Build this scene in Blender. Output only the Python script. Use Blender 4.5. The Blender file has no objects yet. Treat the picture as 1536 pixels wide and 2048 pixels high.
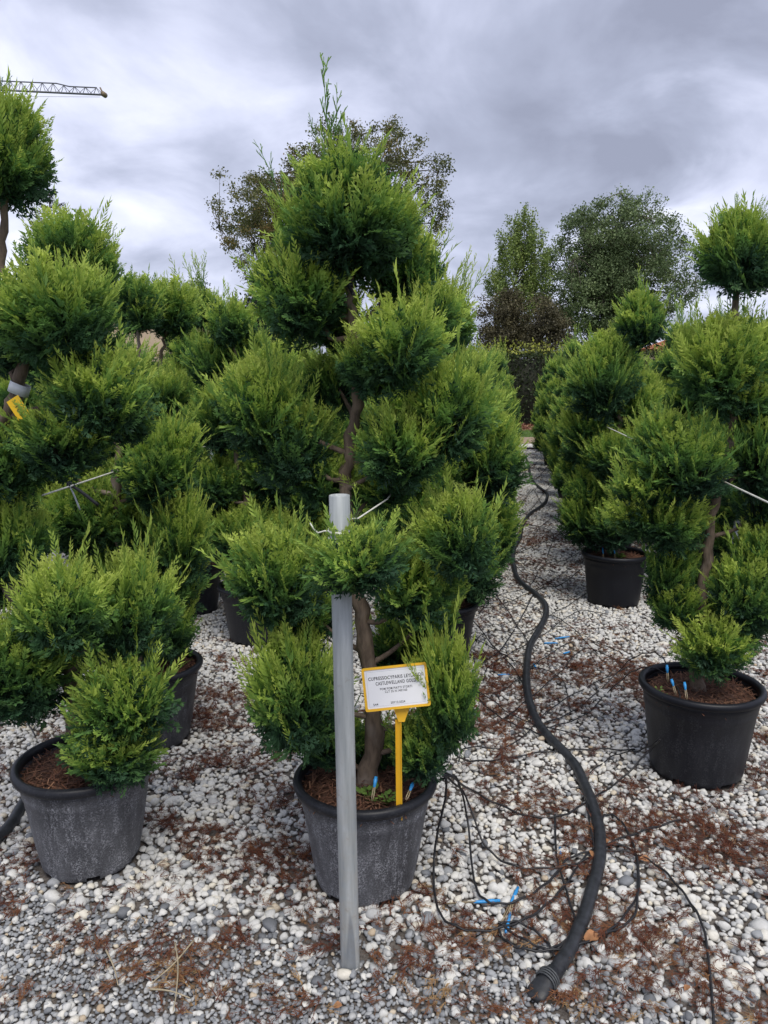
import bpy, bmesh, math, random
import numpy as np
from mathutils import Vector, Matrix, Euler

random.seed(7)
rng = np.random.default_rng(11)
R = math.radians
scene = bpy.context.scene
C = scene.collection

# ------------------------------------------------------------------ camera
F = 1547.0                      # focal length in photo pixels (1536 x 2048)
PITCH, YAW, CAMH = R(9.33), R(9.65), 1.5
cam_d = bpy.data.cameras.new('camera')
cam = bpy.data.objects.new('camera', cam_d)
C.objects.link(cam)
cam.location = (0, 0, CAMH)
cam.rotation_euler = (R(90) - PITCH, 0, YAW)
cam_d.sensor_fit = 'VERTICAL'
cam_d.sensor_height = 36
cam_d.lens = F / 2048 * 36
cam_d.clip_start = 0.05
cam_d.clip_end = 2000
scene.camera = cam

# ------------------------------------------------------------------ photo geometry helpers
_fw = np.array([-math.sin(YAW) * math.cos(PITCH), math.cos(YAW) * math.cos(PITCH), -math.sin(PITCH)])
_rt = np.array([math.cos(YAW), math.sin(YAW), 0])
_up = np.array([-math.sin(YAW) * math.sin(PITCH), math.cos(YAW) * math.sin(PITCH), math.cos(PITCH)])
CAM = np.array([0, 0, CAMH])


def ray(u, v):
    return _fw * F + _rt * (u - 768) + _up * (1024 - v)


def ground(u, v, z=0.0):
    d = ray(u, v)
    return CAM + d * ((z - CAMH) / d[2])


def at(u, v, y):
    """the point of the row plane at distance y (world Y) seen at that place"""
    d = ray(u, v)
    return CAM + d * (y / d[1])


def depth(p):
    return float((np.asarray(p) - CAM) @ _fw)


def proj(p):
    q = np.asarray(p) - CAM
    z = q @ _fw
    return 768 + F * (q @ _rt) / z, 1024 - F * (q @ _up) / z, z


# ------------------------------------------------------------------ world: overcast sky with broken cloud
world = bpy.data.worlds.new('World')
scene.world = world
world.use_nodes = True
CLOUD_BANKS = [(230, 290, 0.20, 0.085), (430, 260, 0.10, 0.08), (760, 330, 0.12, 0.07), (560, 330, 0.13, -0.10), (1230, 330, 0.24, -0.08), (1100, 60, 0.25, -0.05),
               (250, 60, 0.14, -0.05), (650, 60, 0.20, 0.06), (1480, 330, 0.09, 0.12), (1400, 560, 0.16, 0.09), (330, 480, 0.2, -0.03)]
SUN_EL, SUN_AZ = R(62), R(150)       # azimuth clockwise from +Y


def N(nt, kind, **kw):
    n = nt.nodes.new(kind)
    for k, v in kw.items():
        if k in n.inputs.keys() if isinstance(k, str) else False:
            n.inputs[k].default_value = v
        else:
            setattr(n, k, v)
    return n


def ramp(nt, stops, interp='LINEAR'):
    n = nt.nodes.new('ShaderNodeValToRGB')
    cr = n.color_ramp
    cr.interpolation = interp
    while len(cr.elements) < len(stops):
        cr.elements.new(0.5)
    for e, (p, c) in zip(cr.elements, stops):
        e.position = p
        e.color = (*c, 1) if len(c) == 3 else c
    return n


def mathn(nt, op, a, b=None, c=None, clamp=False):
    n = nt.nodes.new('ShaderNodeMath')
    n.operation = op
    n.use_clamp = clamp
    for i, x in enumerate((a, b, c)):
        if x is None:
            continue
        if isinstance(x, (int, float)):
            n.inputs[i].default_value = x
        else:
            nt.links.new(x, n.inputs[i])
    return n.outputs[0]


def build_world():
    nt = world.node_tree
    nt.nodes.clear()
    L = nt.links.new
    out = nt.nodes.new('ShaderNodeOutputWorld')
    sky = nt.nodes.new('ShaderNodeTexSky')
    sky.sky_type = 'NISHITA'
    sky.sun_disc = False
    sky.sun_elevation = SUN_EL
    sky.sun_rotation = SUN_AZ
    bg1 = nt.nodes.new('ShaderNodeBackground')
    bg1.inputs[1].default_value = 0.10
    L(sky.outputs[0], bg1.inputs[0])
    tc = nt.nodes.new('ShaderNodeTexCoord')
    sep = nt.nodes.new('ShaderNodeSeparateXYZ')
    L(tc.outputs['Generated'], sep.inputs[0])
    zc = mathn(nt, 'ADD', mathn(nt, 'MAXIMUM', sep.outputs[2], 0.0), 0.22)
    cx = mathn(nt, 'DIVIDE', sep.outputs[0], zc)
    cy = mathn(nt, 'DIVIDE', sep.outputs[1], zc)
    comb = nt.nodes.new('ShaderNodeCombineXYZ')
    L(cx, comb.inputs[0])
    L(cy, comb.inputs[1])
    mp = nt.nodes.new('ShaderNodeMapping')
    mp.inputs['Location'].default_value = (3.1, 1.7, 0.4)
    mp.inputs['Scale'].default_value = (1.0, 0.8, 1.0)
    L(comb.outputs[0], mp.inputs[0])
    big = nt.nodes.new('ShaderNodeTexNoise')
    big.inputs['Scale'].default_value = 0.85
    big.inputs['Detail'].default_value = 3
    big.inputs['Roughness'].default_value = 0.5
    big.inputs['Distortion'].default_value = 0.5
    L(mp.outputs[0], big.inputs['Vector'])
    sm = nt.nodes.new('ShaderNodeTexNoise')
    sm.inputs['Scale'].default_value = 2.6
    sm.inputs['Detail'].default_value = 7
    sm.inputs['Roughness'].default_value = 0.52
    sm.inputs['Distortion'].default_value = 0.35
    L(mp.outputs[0], sm.inputs['Vector'])
    v = mathn(nt, 'ADD', mathn(nt, 'MULTIPLY', big.outputs[0], 0.45), mathn(nt, 'MULTIPLY_ADD', sm.outputs[0], 0.80, -0.125))
    # cloud banks: broad thin and thick places in the cover, edges broken by the noise
    wob = nt.nodes.new('ShaderNodeVectorMath')
    wob.operation = 'MULTIPLY_ADD'
    wob.inputs[1].default_value = (0.34, 0.34, 0.34)
    L(sm.outputs[1], wob.inputs[0])
    L(tc.outputs['Generated'], wob.inputs[2])
    for u, vv, size, amt in CLOUD_BANKS:
        d = ray(u, vv)
        d = d / np.linalg.norm(d) + 0.17
        dist = nt.nodes.new('ShaderNodeVectorMath')
        dist.operation = 'DISTANCE'
        L(wob.outputs[0], dist.inputs[0])
        dist.inputs[1].default_value = tuple(float(x) for x in d)
        q = mathn(nt, 'DIVIDE', dist.outputs['Value'], size)
        g = mathn(nt, 'POWER', 2.718, mathn(nt, 'MULTIPLY', mathn(nt, 'MULTIPLY', q, q), -1.0))
        v = mathn(nt, 'MULTIPLY_ADD', g, amt, v)
    cl = ramp(nt, [(0.30, (0.265, 0.285, 0.375)), (0.42, (0.350, 0.378, 0.490)), (0.51, (0.455, 0.485, 0.620)),
                   (0.60, (0.590, 0.620, 0.770)), (0.72, (0.80, 0.82, 0.91))], 'LINEAR')
    L(v, cl.inputs[0])
    bg2 = nt.nodes.new('ShaderNodeBackground')
    bg2.inputs[1].default_value = 1.12
    L(cl.outputs[0], bg2.inputs[0])
    mix = nt.nodes.new('ShaderNodeMixShader')
    mix.inputs[0].default_value = 0.93
    L(bg1.outputs[0], mix.inputs[1])
    L(bg2.outputs[0], mix.inputs[2])
    L(mix.outputs[0], out.inputs[0])


build_world()

sun_d = bpy.data.lights.new('sun', 'SUN')
sun_d.energy = 2.3
sun_d.angle = R(34)
sun_d.color = (1.0, 0.95, 0.86)
sun = bpy.data.objects.new('sun', sun_d)
C.objects.link(sun)
sdir = Vector((math.sin(SUN_AZ) * math.cos(SUN_EL), math.cos(SUN_AZ) * math.cos(SUN_EL), math.sin(SUN_EL)))
sun.rotation_euler = sdir.to_track_quat('Z', 'Y').to_euler()
sun.location = (0, 0, 30)

vs = scene.view_settings
vs.view_transform = 'Standard'
vs.look = 'None'
vs.gamma = 1
vs.use_curve_mapping = False
vs.exposure = 0.32
scene.cycles.max_bounces = 6
scene.cycles.diffuse_bounces = 3
scene.cycles.transmission_bounces = 4
scene.cycles.glossy_bounces = 2

# ------------------------------------------------------------------ mesh helpers
def mesh_np(name, V, T, attrs=None, smooth=False, mats=()):
    """triangles or quads (all alike) as a mesh, with optional point attributes"""
    V = np.ascontiguousarray(V, dtype=np.float32)
    T = np.ascontiguousarray(T, dtype=np.int32)
    k = T.shape[1]
    me = bpy.data.meshes.new(name)
    me.vertices.add(len(V))
    me.vertices.foreach_set('co', V.ravel())
    me.loops.add(T.size)
    me.loops.foreach_set('vertex_index', T.ravel())
    me.polygons.add(len(T))
    me.polygons.foreach_set('loop_start', np.arange(0, T.size, k, dtype=np.int32))
    me.polygons.foreach_set('loop_total', np.full(len(T), k, dtype=np.int32))
    if smooth:
        me.polygons.foreach_set('use_smooth', np.ones(len(T), dtype=bool))
    me.update(calc_edges=True)
    for n, a in (attrs or {}).items():
        at_ = me.attributes.new(n, 'FLOAT', 'POINT')
        at_.data.foreach_set('value', np.ascontiguousarray(a, dtype=np.float32))
    for m in mats:
        me.materials.append(m)
    return me


class MB:
    """collects shapes for ONE mesh"""

    def __init__(self):
        self.v, self.f = [], []

    def add(self, vs, fs):
        o = len(self.v)
        self.v += [tuple(map(float, p)) for p in vs]
        self.f += [tuple(i + o for i in f) for f in fs]

    def box(self, lo, hi):
        x0, y0, z0 = lo
        x1, y1, z1 = hi
        self.add([(x0, y0, z0), (x1, y0, z0), (x1, y1, z0), (x0, y1, z0), (x0, y0, z1), (x1, y0, z1), (x1, y1, z1), (x0, y1, z1)],
                 [(0, 3, 2, 1), (4, 5, 6, 7), (0, 1, 5, 4), (1, 2, 6, 5), (2, 3, 7, 6), (3, 0, 4, 7)])

    def tube(self, pts, rad, n=8, cap=True, rough=0.0):
        pts = [np.asarray(p, float) for p in pts]
        rad = [rad] * len(pts) if isinstance(rad, (int, float)) else list(rad)
        vs, fs = [], []
        prev = None
        for i, p in enumerate(pts):
            t = pts[min(i + 1, len(pts) - 1)] - pts[max(i - 1, 0)]
            t = t / (np.linalg.norm(t) + 1e-9)
            if prev is None:
                a = np.array([1.0, 0, 0]) if abs(t[0]) < 0.8 else np.array([0, 1.0, 0])
            else:
                a = prev
            a = a - t * (a @ t)
            a /= np.linalg.norm(a) + 1e-9
            prev = a
            b = np.cross(t, a)
            for k in range(n):
                th = 2 * math.pi * k / n
                r = rad[i] * (1 + (random.uniform(-rough, rough) if rough else 0))
                vs.append(p + r * (math.cos(th) * a + math.sin(th) * b))
        m = len(pts)
        for i in range(m - 1):
            for k in range(n):
                fs.append((i * n + k, i * n + (k + 1) % n, (i + 1) * n + (k + 1) % n, (i + 1) * n + k))
        if cap:
            fs.append(tuple(range(n))[::-1])
            fs.append(tuple((m - 1) * n + k for k in range(n)))
        self.add(vs, fs)

    def mesh(self, name, mat, smooth=True):
        me = bpy.data.meshes.new(name)
        me.from_pydata(self.v, [], self.f)
        me.update()
        if mat:
            me.materials.append(mat)
        if smooth:
            me.polygons.foreach_set('use_smooth', np.ones(len(me.polygons), dtype=bool))
        return me

    def build(self, name, mat, parent=None, smooth=True, loc=None):
        return obj(name, self.mesh(name, mat, smooth), parent, loc)


def obj(name, me, parent=None, loc=None):
    o = bpy.data.objects.new(name, me)
    C.objects.link(o)
    if parent is not None:
        o.parent = parent
    if loc is not None:
        o.location = tuple(map(float, loc))
    return o


def empty(name, loc, rz=0.0):
    o = bpy.data.objects.new(name, None)
    C.objects.link(o)
    o.location = tuple(map(float, loc))
    o.rotation_euler = (0, 0, rz)
    o.empty_display_size = 0.1
    return o


def tag(o, label, cat, group=None, kind=None):
    o['label'] = label
    o['category'] = cat
    if group:
        o['group'] = group
    if kind:
        o['kind'] = kind
    return o


def spline(pts, n=8):
    """Catmull-Rom through the points"""
    P = [np.asarray(p, float) for p in pts]
    if len(P) < 3:
        return [P[0] + (P[-1] - P[0]) * i / n for i in range(n + 1)]
    P = [2 * P[0] - P[1]] + P + [2 * P[-1] - P[-2]]
    out = []
    for i in range(1, len(P) - 2):
        p0, p1, p2, p3 = P[i - 1:i + 3]
        for k in range(n):
            t = k / n
            out.append(0.5 * (2 * p1 + (p2 - p0) * t + (2 * p0 - 5 * p1 + 4 * p2 - p3) * t * t + (3 * p1 - p0 - 3 * p2 + p3) * t ** 3))
    out.append(P[-2])
    return out


# ------------------------------------------------------------------ materials
def mat_new(name):
    m = bpy.data.materials.new(name)
    m.use_nodes = True
    nt = m.node_tree
    b = nt.nodes['Principled BSDF']
    return m, nt, b


def noise(nt, scale, detail=4, rough=0.5, vec=None, dist=0.0):
    n = nt.nodes.new('ShaderNodeTexNoise')
    n.inputs['Scale'].default_value = scale
    n.inputs['Detail'].default_value = detail
    n.inputs['Roughness'].default_value = rough
    n.inputs['Distortion'].default_value = dist
    if vec is not None:
        nt.links.new(vec, n.inputs['Vector'])
    return n.outputs[0]


def objco(nt):
    return nt.nodes.new('ShaderNodeTexCoord').outputs['Object']


def bump(nt, b, h, strength=0.4, dist=0.01):
    n = nt.nodes.new('ShaderNodeBump')
    n.inputs['Strength'].default_value = strength
    n.inputs['Distance'].default_value = dist
    nt.links.new(h, n.inputs['Height'])
    nt.links.new(n.outputs[0], b.inputs['Normal'])


def attr(nt, name, typ='GEOMETRY'):
    n = nt.nodes.new('ShaderNodeAttribute')
    n.attribute_type = typ
    n.attribute_name = name
    return n.outputs['Fac']


def mixc(nt, fac, a, b):
    n = nt.nodes.new('ShaderNodeMix')
    n.data_type = 'RGBA'
    for s, x in ((0, fac), (6, a), (7, b)):
        if isinstance(x, (int, float)):
            n.inputs[s].default_value = x
        elif isinstance(x, tuple):
            n.inputs[s].default_value = (*x, 1)
        else:
            nt.links.new(x, n.inputs[s])
    return n.outputs[2]


def plain(name, col, rough=0.6, metal=0.0, var=0.15, scale=20, bmp=0.0, spec=0.5):
    m, nt, b = mat_new(name)
    v = noise(nt, scale, 5, 0.6, objco(nt))
    dk = tuple(c * (1 - var) for c in col)
    lt = tuple(min(1, c * (1 + var)) for c in col)
    r = ramp(nt, [(0.3, dk), (0.7, lt)])
    nt.links.new(v, r.inputs[0])
    nt.links.new(r.outputs[0], b.inputs['Base Color'])
    b.inputs['Roughness'].default_value = rough
    b.inputs['Metallic'].default_value = metal
    b.inputs['Specular IOR Level'].default_value = spec
    if bmp:
        bump(nt, b, v, bmp, 0.005)
    return m


def foliage_mat(name, stops, transl=0.30, rough=0.55, var=0.35):
    """leaf colour by age of growth (point attribute age), a little by plant"""
    m, nt, b = mat_new(name)
    L = nt.links.new
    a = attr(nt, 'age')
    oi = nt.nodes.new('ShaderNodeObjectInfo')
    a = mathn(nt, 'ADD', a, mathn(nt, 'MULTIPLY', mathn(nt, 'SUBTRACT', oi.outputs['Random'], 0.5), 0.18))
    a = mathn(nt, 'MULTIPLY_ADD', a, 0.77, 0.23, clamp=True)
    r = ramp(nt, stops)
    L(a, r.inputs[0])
    hs = nt.nodes.new('ShaderNodeHueSaturation')
    nz = noise(nt, 9.0, 2, 0.5, objco(nt))
    L(mathn(nt, 'MULTIPLY_ADD', nz, var * 2, 1 - var), hs.inputs['Value'])
    L(r.outputs[0], hs.inputs['Color'])
    L(hs.outputs[0], b.inputs['Base Color'])
    b.inputs['Roughness'].default_value = rough
    b.inputs['Specular IOR Level'].default_value = 0.3
    tr = nt.nodes.new('ShaderNodeBsdfTranslucent')
    L(hs.outputs[0], tr.inputs[0])
    mx = nt.nodes.new('ShaderNodeMixShader')
    mx.inputs[0].default_value = transl
    L(b.outputs[0], mx.inputs[1])
    L(tr.outputs[0], mx.inputs[2])
    L(mx.outputs[0], nt.nodes['Material Output'].inputs[0])
    return m


M = {}
TWIG = (0.085, 0.05, 0.03)
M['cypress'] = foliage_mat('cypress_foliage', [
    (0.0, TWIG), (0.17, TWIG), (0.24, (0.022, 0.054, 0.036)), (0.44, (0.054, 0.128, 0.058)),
    (0.68, (0.160, 0.310, 0.070)), (0.86, (0.42, 0.55, 0.10)), (1.0, (0.56, 0.66, 0.14))], transl=0.40)  # low end also darkened to carry the shade of inner foliage


def bark_mat(name, c0, c1, c2):
    m, nt, b = mat_new(name)
    co = objco(nt)
    mp = nt.nodes.new('ShaderNodeMapping')
    mp.inputs['Scale'].default_value = (1, 1, 0.25)
    nt.links.new(co, mp.inputs[0])
    a = noise(nt, 60, 5, 0.65, mp.outputs[0])
    bg = noise(nt, 7, 3, 0.5, co)
    r = ramp(nt, [(0.3, c0), (0.6, c1)])
    nt.links.new(a, r.inputs[0])
    pat = ramp(nt, [(0.55, (0, 0, 0)), (0.68, (1, 1, 1))])
    nt.links.new(bg, pat.inputs[0])
    nt.links.new(mixc(nt, pat.outputs[0], r.outputs[0], c2), b.inputs['Base Color'])
    b.inputs['Roughness'].default_value = 0.9
    bump(nt, b, a, 0.8, 0.006)
    return m


M['bark'] = bark_mat('topiary_bark', (0.07, 0.05, 0.036), (0.17, 0.125, 0.09), (0.24, 0.20, 0.165))
M['tree_bark'] = bark_mat('tree_bark', (0.05, 0.04, 0.03), (0.12, 0.10, 0.08), (0.14, 0.125, 0.10))


def pot_mat():
    m, nt, b = mat_new('black_pot_plastic')
    L = nt.links.new
    co = objco(nt)
    dust = attr(nt, 'dust', 'OBJECT')
    mp = nt.nodes.new('ShaderNodeMapping')
    mp.inputs['Scale'].default_value = (1, 1, 0.25)
    L(co, mp.inputs[0])
    speck = noise(nt, 210, 3, 0.65, co)
    film = noise(nt, 9, 6, 0.62, mp.outputs[0], 0.4)
    strk = noise(nt, 42, 3, 0.6, mp.outputs[0])
    sp = ramp(nt, [(0.44, (0, 0, 0)), (0.66, (1, 1, 1))])
    L(speck, sp.inputs[0])
    fl = ramp(nt, [(0.36, (0, 0, 0)), (0.70, (1, 1, 1))])
    L(film, fl.inputs[0])
    st = ramp(nt, [(0.46, (0.25, 0.25, 0.25)), (0.62, (1, 1, 1))])
    L(strk, st.inputs[0])
    sepz = nt.nodes.new('ShaderNodeSeparateXYZ')
    L(co, sepz.inputs[0])
    low = nt.nodes.new('ShaderNodeMapRange')
    low.inputs[1].default_value = 0.33
    low.inputs[2].default_value = 0.27
    L(sepz.outputs[2], low.inputs[0])
    f1 = mathn(nt, 'MULTIPLY', mathn(nt, 'MULTIPLY', sp.outputs[0], st.outputs[0]), 0.95)
    f2 = mathn(nt, 'MULTIPLY_ADD', fl.outputs[0], 0.30, 0.09)
    f = mathn(nt, 'MULTIPLY', mathn(nt, 'ADD', f1, f2), dust)
    f = mathn(nt, 'MULTIPLY', f, mathn(nt, 'MULTIPLY_ADD', low.outputs[0], 0.85, 0.15), clamp=True)
    # rare splashes on every pot
    spl = noise(nt, 95, 2, 0.7, co)
    sr = ramp(nt, [(0.735, (0, 0, 0)), (0.77, (1, 1, 1))])
    L(spl, sr.inputs[0])
    f = mathn(nt, 'MAXIMUM', f, mathn(nt, 'MULTIPLY', sr.outputs[0], 0.5))
    L(mixc(nt, f, (0.0075, 0.0085, 0.0125), (0.34, 0.345, 0.37)), b.inputs['Base Color'])
    L(mathn(nt, 'MULTIPLY_ADD', f, 0.5, 0.42, clamp=True), b.inputs['Roughness'])
    b.inputs['Specular IOR Level'].default_value = 0.28
    bump(nt, b, noise(nt, 14, 3, 0.5, co), 0.12, 0.01)
    return m


M['pot'] = pot_mat()
M['soil'] = plain('bark_mulch', (0.085, 0.042, 0.026), 0.95, var=0.55, scale=90, bmp=0.8)


def litter_mat():
    m, nt, b = mat_new('dry_needles')
    t = attr(nt, 'tone', 'INSTANCER')
    r = ramp(nt, [(0.0, (0.055, 0.020, 0.014)), (0.45, (0.115, 0.042, 0.025)), (0.8, (0.18, 0.083, 0.040)), (1.0, (0.30, 0.19, 0.09))])
    nt.links.new(t, r.inputs[0])
    nt.links.new(r.outputs[0], b.inputs['Base Color'])
    b.inputs['Roughness'].default_value = 0.9
    b.inputs['Specular IOR Level'].default_value = 0.15
    return m


M['litter'] = litter_mat()


def fibre_mat():
    m, nt, b = mat_new('mulch_fibre')
    t = attr(nt, 'age')
    r = ramp(nt, [(0.0, (0.04, 0.018, 0.012)), (0.5, (0.14, 0.06, 0.034)), (1.0, (0.27, 0.15, 0.085))])
    nt.links.new(t, r.inputs[0])
    nt.links.new(r.outputs[0], b.inputs['Base Color'])
    b.inputs['Roughness'].default_value = 0.95
    return m


M['fibre'] = fibre_mat()


def stone_mat():
    """tone 0..1: dark grey, blue grey, white, cream"""
    m, nt, b = mat_new('gravel_stone')
    L = nt.links.new
    t = attr(nt, 'tone', 'INSTANCER')
    r = ramp(nt, [(0.0, (0.10, 0.105, 0.115)), (0.18, (0.20, 0.21, 0.225)), (0.36, (0.315, 0.325, 0.335)), (0.5, (0.46, 0.46, 0.45)),
                  (0.74, (0.63, 0.62, 0.585)), (0.9, (0.64, 0.59, 0.48)), (1.0, (0.38, 0.28, 0.18))])
    L(t, r.inputs[0])
    co = objco(nt)
    n1 = noise(nt, 2.2, 5, 0.6, co, 0.6)
    v = nt.nodes.new('ShaderNodeHueSaturation')
    L(mathn(nt, 'MULTIPLY_ADD', n1, 0.5, 0.75), v.inputs['Value'])
    L(r.outputs[0], v.inputs['Color'])
    L(v.outputs[0], b.inputs['Base Color'])
    b.inputs['Roughness'].default_value = 0.7
    b.inputs['Specular IOR Level'].default_value = 0.35
    return m


M['stone'] = stone_mat()


def ground_mat():
    m, nt, b = mat_new('gravel_ground')
    L = nt.links.new
    co = objco(nt)
    vor = nt.nodes.new('ShaderNodeTexVoronoi')
    vor.inputs['Scale'].default_value = 38
    L(co, vor.inputs['Vector'])
    sep = nt.nodes.new('ShaderNodeSeparateColor')
    L(vor.outputs['Color'], sep.inputs[0])
    st = ramp(nt, [(0.0, (0.20, 0.19, 0.18)), (0.35, (0.48, 0.475, 0.46)), (1.0, (0.74, 0.73, 0.69))])
    L(sep.outputs[0], st.inputs[0])
    edge = ramp(nt, [(0.45, (1, 1, 1)), (0.72, (0.18, 0.15, 0.13))])
    L(vor.outputs['Distance'], edge.inputs[0])
    mul = nt.nodes.new('ShaderNodeMix')
    mul.data_type = 'RGBA'
    mul.blend_type = 'MULTIPLY'
    mul.inputs[0].default_value = 1
    L(st.outputs[0], mul.inputs[6])
    L(edge.outputs[0], mul.inputs[7])
    pat = noise(nt, 1.7, 6, 0.65, co, 0.5)
    pr = ramp(nt, [(0.50, (0, 0, 0)), (0.62, (1, 1, 1))])
    L(pat, pr.inputs[0])
    farc = mixc(nt, mathn(nt, 'MULTIPLY', pr.outputs[0], 0.7), mul.outputs[2], (0.11, 0.05, 0.03))
    # dark earth and grit between the loose stones
    sepc = nt.nodes.new('ShaderNodeSeparateXYZ')
    L(co, sepc.inputs[0])
    mr = nt.nodes.new('ShaderNodeMapRange')
    mr.inputs[1].default_value = 7.0
    mr.inputs[2].default_value = 11.0
    L(sepc.outputs[1], mr.inputs[0])
    grit = noise(nt, 160, 4, 0.7, co)
    gr = ramp(nt, [(0.35, (0.055, 0.042, 0.035)), (0.7, (0.17, 0.155, 0.14))])
    L(grit, gr.inputs[0])
    L(mixc(nt, mr.outputs[0], gr.outputs[0], farc), b.inputs['Base Color'])
    b.inputs['Roughness'].default_value = 0.95
    bump(nt, b, vor.outputs['Distance'], 0.5, 0.01)
    return m


M['ground'] = ground_mat()
M['grass_ground'] = plain('meadow_ground', (0.075, 0.12, 0.035), 0.95, var=0.45, scale=3.0)
M['brown_strip'] = plain('brown_leaf_ground', (0.16, 0.085, 0.05), 0.95, var=0.5, scale=8.0)
M['grass'] = foliage_mat('grass_blade', [(0, (0.05, 0.10, 0.02)), (1, (0.16, 0.26, 0.05))], 0.25)


def galv_mat():
    m, nt, b = mat_new('galvanised_steel')
    L = nt.links.new
    co = objco(nt)
    mp = nt.nodes.new('ShaderNodeMapping')
    mp.inputs['Scale'].default_value = (1, 1, 0.08)
    L(co, mp.inputs[0])
    s = noise(nt, 45, 5, 0.6, mp.outputs[0], 0.3)
    sp = noise(nt, 30, 5, 0.7, co)
    r = ramp(nt, [(0.3, (0.25, 0.275, 0.285)), (0.7, (0.50, 0.525, 0.53))])
    L(s, r.inputs[0])
    sep = nt.nodes.new('ShaderNodeSeparateXYZ')
    L(co, sep.inputs[0])
    low = nt.nodes.new('ShaderNodeMapRange')
    low.inputs[1].default_value = 0.75
    low.inputs[2].default_value = 0.1
    L(sep.outputs[2], low.inputs[0])
    dirt = ramp(nt, [(0.38, (0, 0, 0)), (0.62, (1, 1, 1))])
    L(sp, dirt.inputs[0])
    c = mixc(nt, mathn(nt, 'MULTIPLY', mathn(nt, 'MULTIPLY', dirt.outputs[0], low.outputs[0]), 0.75), r.outputs[0], (0.40, 0.385, 0.345))
    # a long dark run mark on one side
    run = noise(nt, 16, 2, 0.4, mp.outputs[0], 0.1)
    rr = ramp(nt, [(0.57, (0, 0, 0)), (0.60, (1, 1, 1))])
    L(run, rr.inputs[0])
    c = mixc(nt, mathn(nt, 'MULTIPLY', mathn(nt, 'MULTIPLY', rr.outputs[0], low.outputs[0]), 0.6), c, (0.13, 0.15, 0.18))
    rust = ramp(nt, [(0.60, (0, 0, 0)), (0.70, (1, 1, 1))])
    L(sp, rust.inputs[0])
    c = mixc(nt, mathn(nt, 'MULTIPLY', rust.outputs[0], 0.35), c, (0.20, 0.15, 0.10))
    L(c, b.inputs['Base Color'])
    b.inputs['Metallic'].default_value = 0.15
    b.inputs['Roughness'].default_value = 0.55
    bump(nt, b, sp, 0.08, 0.003)
    return m


M['galv'] = galv_mat()
M['pole_grey'] = plain('grey_pole', (0.36, 0.40, 0.45), 0.5, 0.2, 0.2, 15)
M['hose'] = plain('black_hose', (0.020, 0.022, 0.026), 0.5, var=0.6, scale=40, bmp=0.15)
M['tube'] = plain('black_drip_tube', (0.012, 0.012, 0.014), 0.5, var=0.2)
M['wire'] = plain('white_wire', (0.70, 0.69, 0.63), 0.5, var=0.2, scale=60)
M['tie'] = plain('black_tie', (0.015, 0.017, 0.022), 0.6, var=0.2)
M['yellow'] = plain('yellow_plastic', (0.82, 0.46, 0.02), 0.45, var=0.08, scale=8)
M['yellow_tag'] = plain('yellow_tag', (0.85, 0.52, 0.01), 0.5, var=0.05, scale=8)
M['card'] = plain('white_card', (0.78, 0.78, 0.80), 0.45, var=0.03, scale=8)
M['band'] = plain('white_band', (0.68, 0.70, 0.74), 0.5, var=0.08, scale=30)
M['ink'] = plain('black_ink', (0.015, 0.015, 0.018), 0.6, var=0.1)
M['inkfine'] = plain('grey_ink_line', (0.42, 0.44, 0.5), 0.6, var=0.1)
M['blue'] = plain('blue_plastic', (0.03, 0.27, 0.62), 0.4, var=0.2, scale=60)
M['clear'] = plain('weathered_clear_plastic', (0.30, 0.24, 0.15), 0.4, var=0.45, scale=60)
M['dead_leaf'] = plain('dead_leaf', (0.30, 0.14, 0.06), 0.8, var=0.35, scale=60)
M['straw'] = plain('dry_straw', (0.36, 0.30, 0.20), 0.8, var=0.3, scale=50)
M['weed'] = foliage_mat('weed_leaf', [(0, (0.06, 0.12, 0.03)), (1, (0.18, 0.30, 0.06))], 0.3)
M['house_wall'] = plain('beige_render', (0.58, 0.44, 0.32), 0.9, var=0.1, scale=2)
M['tiles'] = plain('red_roof_tiles', (0.30, 0.095, 0.06), 0.85, var=0.35, scale=1.6)
M['tiles_o'] = plain('orange_roof_tiles', (0.50, 0.20, 0.10), 0.85, var=0.3, scale=1.6)
M['fascia'] = plain('pale_fascia', (0.42, 0.34, 0.27), 0.8, var=0.1)
M['glass_dark'] = plain('dark_window', (0.03, 0.035, 0.045), 0.15, var=0.1)
M['crane'] = plain('crane_steel', (0.14, 0.145, 0.17), 0.6, 0.2, 0.15, 1.0)
M['crane_y'] = plain('crane_tip_steel', (0.20, 0.15, 0.09), 0.6, 0.2, 0.2, 3.0)

# ------------------------------------------------------------------ large structure: ground
def sheet(name, x0, x1, y0, y1, z, mat, div=1):
    vs, fs = [], []
    for j in range(div + 1):
        for i in range(div + 1):
            vs.append((x0 + (x1 - x0) * i / div, y0 + (y1 - y0) * j / div, z))
    for j in range(div):
        for i in range(div):
            a = j * (div + 1) + i
            fs.append((a, a + 1, a + div + 2, a + div + 1))
    mb = MB()
    mb.add(vs, fs)
    o = mb.build(name, mat, smooth=False)
    o['kind'] = 'structure'
    return o


meadow = sheet('ground', -600, 600, -200, 1000, -0.008, M['grass_ground'])
gravel_bed = sheet('gravel_path', -16, 14, -4, 20.4, -0.004, M['ground'])
leaf_strip = sheet('bare_earth_strip', -40, 45, 26.2, 29.9, 0.0, M['brown_strip'])
verge = sheet('verge', -16, 14, 20.4, 23.0, -0.003, plain('brown_grit', (0.26, 0.19, 0.13), 0.95, var=0.4, scale=14))
for o, l, c in ((meadow, 'wide green meadow ground beyond the nursery', 'ground'),
                (gravel_bed, 'pale gravel path and standing area under the pots', 'path'),
                (leaf_strip, 'strip of bare earth with brown leaves below the hedge', 'ground'),
                (verge, 'brown gritty verge at the end of the aisle', 'ground')):
    o['label'] = l
    o['category'] = c

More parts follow.
